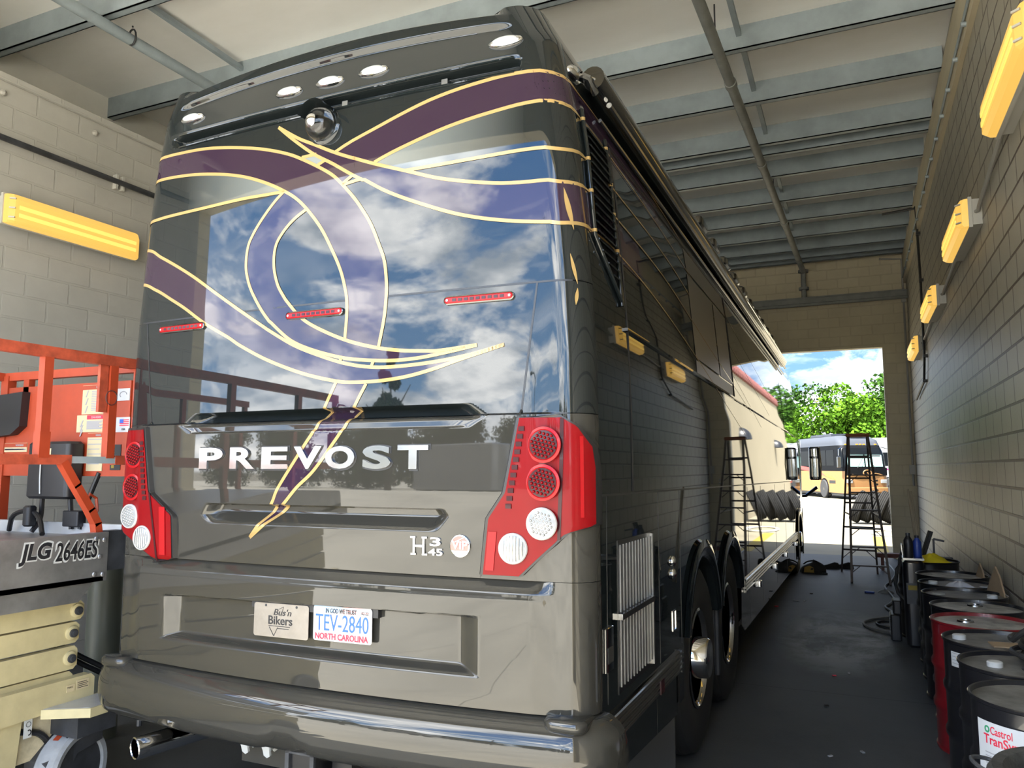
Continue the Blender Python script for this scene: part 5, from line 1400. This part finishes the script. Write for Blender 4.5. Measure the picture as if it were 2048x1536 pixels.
g = G(); g.bb((2.42, 12.0, .22), (3.15, 12.2, .29)); g.bb((2.50, 12.03, 0), (2.55, 12.17, .22)); g.bb((3.0, 12.03, 0), (3.05, 12.17, .22)); tag(g.build('red_bench', 'wood_red'), 'low reddish brown plank bench beyond the oil cart', 'bench')
# cardboard against the wall, poles
for i, (y, w, h, r_, l) in enumerate(((4.05, .55, .98, .35, 'torn brown cardboard sheet leaning on the right wall, larger one'), (5.1, .42, .90, .3, 'narrow brown cardboard sheet leaning on the right wall behind the yellow cloth'))):
    g = G(); P = [(0, 0), (w, 0), (w * .96, h * .7), (w * .8, h * .82), (w * .55, h), (w * .4, h * .93), (.02, h * .6)]
    g.poly(P, (0, 0, 0), (-.22, 1, 0), (.03, 0, 1), .012); o = g.build('cardboard_sheet', 'cardboard'); o.location = (XR - .045, y, 0); tag(o, l, 'cardboard')
for i, (a, b) in enumerate((((2.95, 9.2, 0), (2.83, 9.35, 1.45)), ((3.0, 9.25, 0), (2.87, 9.42, 1.42)))):
    g = G(); g.tube([a, b], .014, 0, 8); tag(g.build('broom_pole', 'wood_pole'), ['thin pale pole leaning near the far right corner, left one of the pair', 'thin pale pole leaning near the far right corner, right one of the pair'][i], 'pole')
g = G(); g.beam((XR - .10, 2.2, .62), (XR - .16, 4.4, .70), .03, .03); tag(g.build('wall_rod', 'wood_pole'), 'thin pale rod lying along the right wall behind the drums', 'rod')
# worn tub in the foreground
t = thing('rubber_tub', (2.85, .16, 0), 'worn grey rubber tub with a pale mesh cover at the bottom right corner', 'tub')
g = G(); g.lathe((0, 0, 0), (0, 0, 1), [(.24, 0), (.26, .02), (.285, .70), (.31, .705), (.318, .74), (.316, .785), (.30, .808), (.27, .805), (.255, .78), (.25, .74)], 0, 48, False); g.build('tub_wall', 'worn_rubber', t, ang=50)
g = G(); g.lathe((0, 0, 0), (0, 0, 1), [(.255, .755), (.12, .765), (.003, .768)], 0, 40, False); g.build('mesh_cover', 'mesh_pale', t)
g = G(); g.tube([tuple(p) for p in spline([(-.27, .12, .74), (-.32, .14, .755), (-.34, .18, .77), (-.29, .22, .76), (-.24, .20, .75)], 16)], .007, 0, 6); g.build('wire_handle', 'dark_steel', t)

# ================================================================ ladder, floor litter, hose
LD = thing('step_ladder', (2.2, 10.9, 0), 'tall dark step ladder with an orange brown top cap standing in the aisle', 'step ladder')
def LL(g, name, m): g.v = [tuple(V(p) - V((2.2, 10.9, 0))) for p in g.v]; return g.build(name, m, LD)
FL, FRr, BL, BR = Wp(2.04, 11.0, 0), Wp(2.60, 11.02, 0), Wp(1.865, 12.44, 0), Wp(2.445, 12.34, 0)
for p in (FL, FRr, BL, BR): p.z = 0
tz = Wp(0, 0, 2.38).z; yt = (FL.y + BL.y) / 2 - .02
TL, TR = V((Wp(2.085, 0, 0).x, yt - .06, tz)), V((Wp(2.385, 0, 0).x, yt - .05, tz)); TL2, TR2 = TL + V((-.015, .12, 0)), TR + V((-.015, .12, 0))
for a, b in ((FL, TL), (FRr, TR)): g = G(); g.beam(a, b, .035, .07, up=(0, 1, 0)); LL(g, 'front_rail', 'ladder')
for a, b in ((BL, TL2), (BR, TR2)): g = G(); g.beam(a, b, .03, .045, up=(0, 1, 0)); LL(g, 'rear_rail', 'ladder')
for i in range(7):
    k = .115 + i * .122; a, b = FL.lerp(TL, k), FRr.lerp(TR, k)
    g = G(); g.beam(a, b, .085, .022); LL(g, 'step', 'ladder')
    if i < 6:
        g = G()
        for s_, q in ((1, a), (-1, b)): g.beam(q + V((s_ * .005, 0, -.11)), q + V((s_ * .12, 0, -.01)), .012, .012)
        LL(g, 'step_brace', 'ladder')
for k in (.17, .34, .52, .70, .86):
    a, b = BL.lerp(TL2, k), BR.lerp(TR2, k); g = G(); g.beam(a, b, .02, .028); LL(g, 'rear_bar', 'ladder')
for k in (.17,):
    a, b = BL.lerp(TL2, k), BR.lerp(TR2, k); g = G(); g.beam(a + V((0, 0, -.14)), a.lerp(b, .3), .012, .012); g.beam(b + V((0, 0, -.14)), b.lerp(a, .3), .012, .012); LL(g, 'rear_brace', 'ladder')
for a0, b0, k in ((FL, BL, .45), (FRr, BR, .45)):
    a, b = a0.lerp(TL if a0 is FL else TR, k), b0.lerp(TL2 if b0 is BL else TR2, k); g = G(); g.beam(a, b, .008, .025); LL(g, 'spreader', 'ladder')
g = G(); c = (TL + TR2) / 2; g.rbox((c.x, c.y, tz + .02), (TR.x - TL.x + .07, .22, .055), .02); LL(g, 'top_cap', 'ladder_top')
g = G(); q = FRr.lerp(TR, .62); 
for dz in (0, .09, .15): g.ball(q + V((.02, -.02, dz)), .018, 0, 8)
LL(g, 'rail_clip', 'white_plastic')
# bag, shoes
bx = Wp(1.41, 11.9, 0)
BG = thing('tool_bag', (bx.x - .02, bx.y + .15, 0), 'slumped black tool bag with a tan panel on the floor beside the coach front', 'bag')
g = G(); rows = []
for j in range(10):
    t_ = j / 9; L = []
    for i in range(25):
        a = 2 * pi * i / 24; k = 1 + .08 * sin(3 * a + 1) + .05 * sin(5 * a + 3 * t_)
        rr = (1 - t_ ** 3) if j else 1
        L.append(V((.20 * k * rr * cos(a) + .02 * t_, .15 * k * rr * sin(a), .19 * t_ * (1 + .15 * cos(a)) + .002)))
    rows.append(L)
g.grid(rows); g.build('bag_body', 'bag', BG, ang=60)
g = G(); g.poly([(-.10, .02), (.06, .02), (.05, .10), (-.01, .13), (-.09, .10)], (-.02, -.165, 0), (1, 0, 0), (0, .30, 1), .02); g.build('bag_panel', 'bag_tan', BG)
g = G(); g.tube([tuple(p) for p in spline([(-.12, -.10, .15), (-.05, -.16, .20), (.06, -.15, .21), (.13, -.08, .16)], 12)], .012, 0, 6); g.tube([tuple(p) for p in spline([(.16, -.10, .03), (.24, -.14, .015), (.20, -.20, .012), (.05, -.19, .012)], 12)], .012, 0, 6); g.build('bag_strap', 'bag', BG)
def shoe(loc, rz, label):
    t = thing('work_shoe', loc, label, 'shoe', None, rz)
    g = G(); rows = []
    for y, w, h in ((-.14, .02, .05), (-.12, .038, .085), (-.06, .042, .095), (.0, .040, .075), (.06, .046, .055), (.11, .042, .045), (.145, .02, .03)):
        rows.append([V((w * cos(a), y, .02 + h * max(0, sin(a)))) for a in [pi * i / 10 for i in range(11)]])
    g.grid(rows); g.build('upper', 'bag', t, ang=60)
    g = G(); g.rbox((0, 0, .012), (.09, .29, .024), .04); g.build('sole', 'rubber', t)
    return t
s1 = Wp(1.70, 12.75, 0); shoe((s1.x - .02, s1.y, 0), 1.9, 'black work shoe on the floor between the tool bag and the ladder, left one'); shoe((s1.x + .20, s1.y + .12, 0), 1.5, 'black work shoe lying next to the other one behind the ladder foot')
hp = [(2.62, 15.6), (2.62, 14.4), (2.70, 13.3), (2.72, 12.35), (2.62, 11.35), (2.52, 10.75), (2.54, 10.2), (2.59, 9.5), (2.52, 9.0), (2.46, 8.75), (2.53, 8.35), (2.50, 8.0), (2.30, 7.75), (2.19, 7.48), (2.24, 7.20), (2.36, 7.02), (2.50, 6.92)]
g = G(); g.tube([tuple(p) for p in spline([(*Wp(x, y, 0).xy, .016) for x, y in hp], 110)], .015, 0, 8); tag(g.build('air_hose', 'hose'), 'long grey air hose snaking over the floor from the drums to the far door', 'hose')
g = G(); g.tube([tuple(p) for p in spline([(*Wp(x, y, 0).xy, .014) for x, y in ((2.50, 7.75), (2.40, 7.72), (2.33, 7.55), (2.36, 7.40), (2.45, 7.34), (2.50, 7.36))], 40)], .013, 0, 8); tag(g.build('short_hose', 'hose_dark'), 'short black hose loop on the floor at the foot of the drums', 'hose')
p = Wp(2.285, 10.02, 0); g = G(); g.rbox((0, 0, .013), (.13, .05, .026), .02); o = g.build('blue_tool', 'blue_plastic'); o.location = (p.x, p.y, 0); tag(o, 'small blue plastic tool lying on the floor in front of the ladder', 'tool')
p = Wp(2.51, 10.15, 0); blob('plastic_wrap', (p.x, p.y, 0), .10, .09, .06, 'mesh_pale', 'crumpled clear plastic wrap on the floor beside the hose', 'wrap', 12)
for i, (x, y, w, l, m) in enumerate(((1.88, 6.29, .012, .05, 'litter'), (2.05, 5.01, .012, .045, 'litter'), (1.93, 4.87, .015, .03, 'ink_red'), (2.15, 2.93, .012, .03, 'litter'), (1.96, 2.77, .010, .03, 'litter'), (1.34, 8.85, .02, .09, 'litter'), (1.45, 8.9, .015, .04, 'litter'), (1.13, 8.29, .03, .04, 'ink_red'), (1.5, 9.6, .03, .05, 'bag'), (1.9, 3.9, .012, .03, 'bag'))):
    p = Wp(x, y, 0); g = G(); g.box((0, 0, .004), (l, w * 1.4, .007)); o = g.build('floor_scrap', m); o.location = (p.x, p.y, .0); o.rotation_euler = (0, 0, (i * 1.7) % 3)
    tag(o, ['tiny white scrap on the floor in front of the pale stain', 'bright white scrap on the bare floor left of the red drum', 'tiny red scrap on the floor left of the red drum', 'small white scrap on the floor near the bottom right', 'pale scrap on the floor at the bottom of the aisle', 'white stick lying on the floor beside the coach skirt', 'short white chip next to the white stick on the floor', 'red plug on the floor close to the coach skirt', 'black crumb on the floor behind the pale stain', 'black crumb on the floor beside the middle drums'][i], 'scrap')
# ================================================================ outside
def tree(name, loc, h, rad_, leaf, label, seed, n=5200, size=.34, trunk=.25, conifer=False):
    r = random.Random(seed); t = thing(name, loc, label, 'tree', 'trees beyond the yard')
    g = G(); g.tube([(0, 0, -.1), (.1, 0, h * .35), (.0, .1, h * .75)], [trunk, trunk * .75, trunk * .2], 0, 10)
    for k in range(6):
        a = r.uniform(0, 6.28); g.tube([(.05, 0, h * (.25 + .06 * k)), (rad_ * .6 * cos(a), rad_ * .6 * sin(a), h * (.45 + .07 * k))], [trunk * .35, .03], 0, 6)
    g.build('trunk', 'bark', t)
    cl = []
    for k in range(26):
        if conifer: z = r.uniform(.18, .98); rr = rad_ * (1.05 - z) * r.uniform(.4, 1); a = r.uniform(0, 6.28); cl.append((V((rr * cos(a), rr * sin(a), h * z)), rad_ * .28 * (1.2 - z)))
        else:
            a = r.uniform(0, 6.28); z = r.uniform(.12, .90); rr = rad_ * r.uniform(.25, .85) * sqrt(max(.05, 1 - (abs(z - .45) / .55) ** 2)); cl.append((V((rr * cos(a), rr * sin(a), h * z)), rad_ * r.uniform(.26, .42)))
    g = G()
    for k in range(n):
        c, cr = cl[k % len(cl)]
        d = V((r.gauss(0, 1), r.gauss(0, 1), r.gauss(0, 1))).normalized() * cr * r.uniform(.55, 1.08) ; d.z *= .8
        p = c + d; u = V((r.gauss(0, 1), r.gauss(0, 1), r.gauss(0, .6))).normalized(); w = u.orthogonal().normalized(); w = Matrix.Rotation(r.uniform(0, 6.28), 3, u) @ w; s_ = size * r.uniform(.6, 1.25)
        if p.z < .2: continue
        g.add([p - u * s_ * .5, p + w * s_ * .32, p + u * s_ * .5, p - w * s_ * .32], [(0, 1, 2, 3)])
    g.build('crown', leaf, t, ang=180)
    return t
ta = tree('leafy_tree', (1.4, 66, 0), 9.3, 4.8, 'leaf', 'bright green leafy tree straight beyond the parked coaches', 11, 14000, .36)
tb = tree('leafy_tree', (6.2, 76.5, 0), 10.2, 5.4, 'leaf_dark', 'darker green tree set back above the white bus', 12, 11000, .42)
for i, (src, x, y, s_, l) in enumerate(((ta, -8.4, 67, .98, 'bright green tree left of the nearest one, behind the coach front'), (tb, -4.2, 77, .95, 'dark green tree set back at the left of the gap'), (ta, 11.2, 68, 1.04, 'bright green tree right of the nearest one, beyond the white bus'), (tb, 17.5, 78, 1.0, 'dark green tree set back far right beyond the annex'), (tb, -15.5, 78, 1.0, 'dark green tree set back far left beyond the coaches'))):
    o = dup(src, (x, y, 0), i * 1.3 + .5, l); o.scale = (s_, s_, s_)
# parked tan and black coach
def far_coach(name, loc, rz, label, low, up, roof, L=12.5, stripes=(), shade=True, low_z=1.55):
    t = thing(name, loc, label, 'motor coach', 'coaches parked in the yard', rz); Wd = 1.28; H = 3.55
    def outline(z, o=0):   # front at y = 0, tail at +L
        yf = interp(z, [.3, 1.3, 2.4, 3.3, 3.55], [.05, .0, .22, .75, 1.3]); w = interp(z, [.3, 2.6, 3.3, 3.55], [1.28, 1.28, 1.18, .95]) + o; r = .38
        P = []
        for i in range(9):
            a = pi / 2 * i / 8; P.append(V((-w + r - r * sin(pi / 2 - a), yf - o + r - r * sin(a) * 1.0, z)) if False else V((-(w - r) - r * cos(a), yf - o + r * 1.2 * (1 - sin(a)), z)))
        P += [V((-p.x, p.y, z)) for p in P[::-1]]
        return [V((-w, L, z))] + P + [V((w, L, z))]
    g = G(); g.grid([outline(z) for z in (.32, .6, .9, 1.2, low_z)], 0, True); g.build('lower_body', low, t, ang=50)
    g = G(); g.grid([outline(z) for z in zlist(low_z, 3.0, .15)], 0, True); g.build('upper_body', up, t, ang=50)
    g = G(); R = [outline(z) for z in (3.0, 3.15, 3.3, 3.45, 3.55)]; g.grid(R, 0, True); c = [V((p.x * .4, lerp(p.y, 3, .3), 3.62)) for p in R[-1]]; g.grid([R[-1], c], 0, True); g.add([V((-.5, .9, 3.62)), V((.5, .9, 3.62)), V((.9, L, 3.6)), V((-.9, L, 3.6))], [(0, 1, 2, 3)]); g.bb((-.6, 3, 3.6), (.6, 6, 3.75)); g.build('roof', roof, t, ang=50)
    ws = [outline(z, .006)[3:-3] for z in zlist(1.75, 2.85, .11)]
    g = G(); g.grid(ws, 0, True); sc_ = g.build('windscreen', 'far_glass', t, ang=50)
    if shade:
        for x0, x1 in ((-.98, -.04), (.04, .98)):
            g = G(); g.grid([[V((lerp(x0, x1, i / 6), interp(z, [1.3, 2.4, 3.3], [.0, .22, .75]) - .012, z)) for i in range(7)] for z in (1.80, 2.05, 2.30, 2.45)], 0, True); g.build('sunshade', 'sunshade', sc_)
    g = G()
    for x in (-.03,): g.beam((-.5, -.03, 1.72), (-.15, .10, 2.25), .02, .02); g.beam((.5, -.03, 1.72), (.15, .10, 2.25), .02, .02)
    g.build('wiper', 'black_trim', sc_)
    for s_ in (-1, 1):
        for a, b in ((1.2, 2.2), (2.3, 4.2), (4.3, 8.5)):
            g = G(); g.bb((s_ * 1.27, a, 1.85), (s_ * 1.288, b, 2.75)); g.build('side_window', 'far_glass', t)
        g = G(); g.tube([(s_ * 1.1, .5, 2.9), (s_ * 1.45, .15, 2.75), (s_ * 1.48, .1, 2.4)], .035, 0, 8); g.rbox((s_ * 1.48, .1, 2.05), (.22, .14, .6), .05); g.build('mirror', 'black_gloss', t)
        for y in (2.6, L - 3.4, L - 2.1):
            w_ = bpy.data.objects.new('wheel', None); COL.objects.link(w_); w_.parent = t; w_.location = (s_ * 1.20, y, .52)
            g = G(); g.lathe((0, 0, 0), (s_, 0, 0), [(.28, -.2), (.48, -.2), (.52, -.16), (.52, .12), (.48, .15), (.30, .14)], 0, 32); g.build('tyre', 'tyre', w_)
            g = G(); g.lathe((0, 0, 0), (s_, 0, 0), [(.31, .13), (.28, .11), (.25, .02), (.1, .05), (.08, .14), (.01, .14)], 0, 28); g.build('rim', 'chrome', w_)
            g = G(); g.lathe((s_ * .10, 0, 0), (s_, 0, 0), [(.60, .0), (.60, .033), (.001, .033)], 0, 32); g.build('wheel_arch', 'far_black', t, loc=(s_ * 1.155, y, .54))
        for m_, P in stripes:
            g = G(); g.poly([(y, z) for y, z in P], (s_ * 1.286, 0, 0), (0, 1, 0), (0, 0, 1), .004)
            if s_ < 0: g.f = [f[::-1] for f in g.f]
            g.build('side_stripe', m_, t)
    g = G()
    for x in (-.85, -.2, 0, .2, .85): g.box((x, interp(3.08, [2.4, 3.3], [.22, .75]) - .02, 3.05), (.12, .06, .05))
    g.build('marker_light', 'amber', t)
    for s_ in (-1, 1):
        g = G(); g.rbox((s_ * .95, .03, .98), (.34, .10, .20), .04); g.build('headlamp', 'lens_clear', t)
    g = G(); g.rbox((0, -.02, .52), (2.3, .14, .26), .06); g.build('front_bumper', low, t)
    g = G(); g.bb((-1.2, .3, .22), (1.2, L - .3, .34)); g.build('underbody', 'black_trim', t)
    return t
tc_ = far_coach('parked_coach', (2.66, 44.5, 0), rad(25) , 'tan and black motor coach with a red swoosh parked across the yard, facing the hall', 'tan_paint', 'far_black', 'far_grey', 12.5,
    [('far_red', [(2.2, 1.22), (3.5, 1.45), (6.0, 1.62), (8.0, 1.70), (6.0, 1.85), (4.2, 1.72), (2.8, 1.45)]), ('amber', [(1.0, 1.05), (2.2, 1.22), (2.9, 1.48), (1.6, 1.25)]), ('black_trim', [(1.1, .85), (1.9, .85), (1.9, 1.02), (1.1, 1.02)])])
g = G(); g.tube([(.28 * cos(a) * (1 - a / 9), -.02, 1.42 + .22 * sin(a) * (1 - a / 9)) for a in [i * .3 for i in range(26)]], .035, 0, 6); g.tube([(-.8, -.02, 1.36), (-.4, -.02, 1.30), (.0, -.02, 1.34), (.5, -.02, 1.42), (.9, .02, 1.34)], .03, 0, 6); g.build('front_scroll', 'tan_paint', tc_)
g = G(); g.poly([(-1.15, 1.30), (1.15, 1.30), (1.15, 1.74), (-1.15, 1.74)], (0, -.008, 0), (1, 0, 0), (0, 0, 1), .004); g.build('front_panel', 'far_black', tc_)
tw_ = far_coach('parked_bus', (7.0, 53.8, 0), rad(60), 'white bus with magenta and red stripes parked to the right of the tan coach', 'far_white', 'far_white', 'far_white', 12.5,
    [('far_magenta', [(.6, 1.30), (3, 1.62), (6, 1.70), (6, 1.78), (3, 1.72), (.6, 1.45)]), ('far_red', [(.4, .72), (10, .72), (10, .84), (.4, .84)])], False)
# stack of leaning tyres
def tyre_thing(loc, rot, label):
    g = G(); R_ = .52
    g.lathe((0, 0, 0), (0, 1, 0), [(.30, -.12), (.42, -.15), (.49, -.14), (R_, -.11), (R_, -.085), (R_ - .012, -.08), (R_ - .012, -.065), (R_, -.06), (R_, -.035), (R_ - .012, -.03), (R_ - .012, -.01), (R_, -.005), (R_, .02), (R_ - .012, .025), (R_ - .012, .045), (R_, .05), (R_, .08), (R_ - .012, .085), (R_ - .012, .1), (R_, .105), (.49, .14), (.42, .15), (.30, .12), (.29, 0), (.30, -.12)], 0, 40, False)
    o = g.build('spare_tyre', 'tread_grey', None, ang=25); o.location = loc; o.rotation_mode = 'ZYX'; o.rotation_euler = rot
    return tag(o, label, 'tyre', 'tyres leaning outside the far door')
for i in range(5):
    q = tyre_thing((Wp(2.22 + .33 * i, 0, 0).x, 24.4 + .12 * (i % 2) - .05 * i, .51), (0, rad(24), rad(82)), ['spare tyre at the left end of the leaning row', 'second spare tyre from the left in the leaning row', 'middle spare tyre of the leaning row', 'second spare tyre from the right, partly hidden by the wall', 'spare tyre at the right end of the row against the wall'][i])
g = G(); g.tube([(2.9 + .35 * cos(a) * (1 + .03 * a), 20.5 + .9 * sin(a), .01 - .025 + .02) for a in [i * .35 for i in range(40)]], .02, 0, 6); tag(g.build('yard_hose', 'pale_hose'), 'pale hose coiled loosely on the sunlit concrete outside the door', 'hose')
g = G(); g.bb((2.48, 14.5, -.026), (2.74, 19.5, -.022)); struct(g, 'road_markings', 'road_yellow')
# annex wall of the building beyond the door, right side
g = G(); g.bb((3.85, 14.3, -.05), (8.5, 44, 5.9)); struct(g, 'wall_annex', 'stucco')
g = G()
for i in range(60): g.tube([(3.75, 14.4 + i * .5, 5.92), (8.5, 14.4 + i * .5, 6.1)], .2, 0, 8)
struct(g, 'roof_annex', 'tile_red')
for i, (y, l) in enumerate(((24, 'black dome wall lamp on the beige annex wall, nearer the door'), (36, 'black dome wall lamp on the beige annex wall, farther from the door'))):
    g = G(); rows = [[V((3.85 - .38 * sin(t) * sin(a) , y + .38 * cos(a) , 2.75 + .42 * cos(t) * max(0, sin(a)) )) for a in [pi * k / 14 for k in range(15)]] for t in [pi / 2 * k / 6 for k in range(7)]]
    g.grid(rows); tag(g.build('dome_lamp', 'black_trim', None, ang=60), l, 'lamp')
# behind the camera: what the glossy back panel mirrors
tree('feathery_tree', (-21, -36, 0), 9.5, 3.6, 'leaf_dark', 'feathery dark tree behind the camera, mirrored in the coach back', 21, 5000, .4, .3, True)
nth = ['first', 'second', 'third', 'fourth', 'fifth', 'sixth', 'seventh', 'eighth', 'ninth', 'tenth', 'eleventh', 'twelfth', 'thirteenth', 'fourteenth']
for i in range(14):
    x = -66 + i * 6.6; o = dup(tb, (x, -62 - 5 * (i % 2), 0), i * .9, 'low tree in the mirrored treeline behind the camera, %s from its left end' % nth[i], 'mirrored treeline'); s_ = (.66, .82, .73, .64, .77)[i % 5]; o.scale = (.9, .9, s_)
t = thing('street_lamp', (-5.6, -30, 0), 'street lamp behind the camera mirrored above the right tail lamp', 'street lamp')
g = G(); g.tube([(0, 0, 0), (0, 0, 6.2)], [.09, .06], 0, 10); g.build('pole', 'dark_steel', t)
g = G(); g.tube([(0, 0, 6.2), (-.5, 0, 6.5), (-1.3, 0, 6.55)], .05, 0, 8); g.rbox((-1.5, 0, 6.55), (.7, .3, .16), .1); g.build('lamp_head', 'dark_steel', t)
t = thing('box_trailer', (-14, -34, 0), 'white box trailer behind the camera mirrored in the coach back', 'trailer', None, rad(12))
g = G(); g.rbox((0, 0, 2.0), (6.5, 2.4, 2.6), .1); g.build('box_body', 'far_white', t)
g = G(); g.bb((-3.0, -1.1, .55), (3.0, 1.1, .72)); g.build('chassis', 'black_trim', t)
for x in (-2.2, 2.0):
    for y in (-1, 1):
        g = G(); g.lathe((x, y, .5), (0, 1, 0), [(.2, -.12), (.5, -.12), (.5, .12), (.2, .12)], 0, 24); g.build('wheel', 'tyre', t)
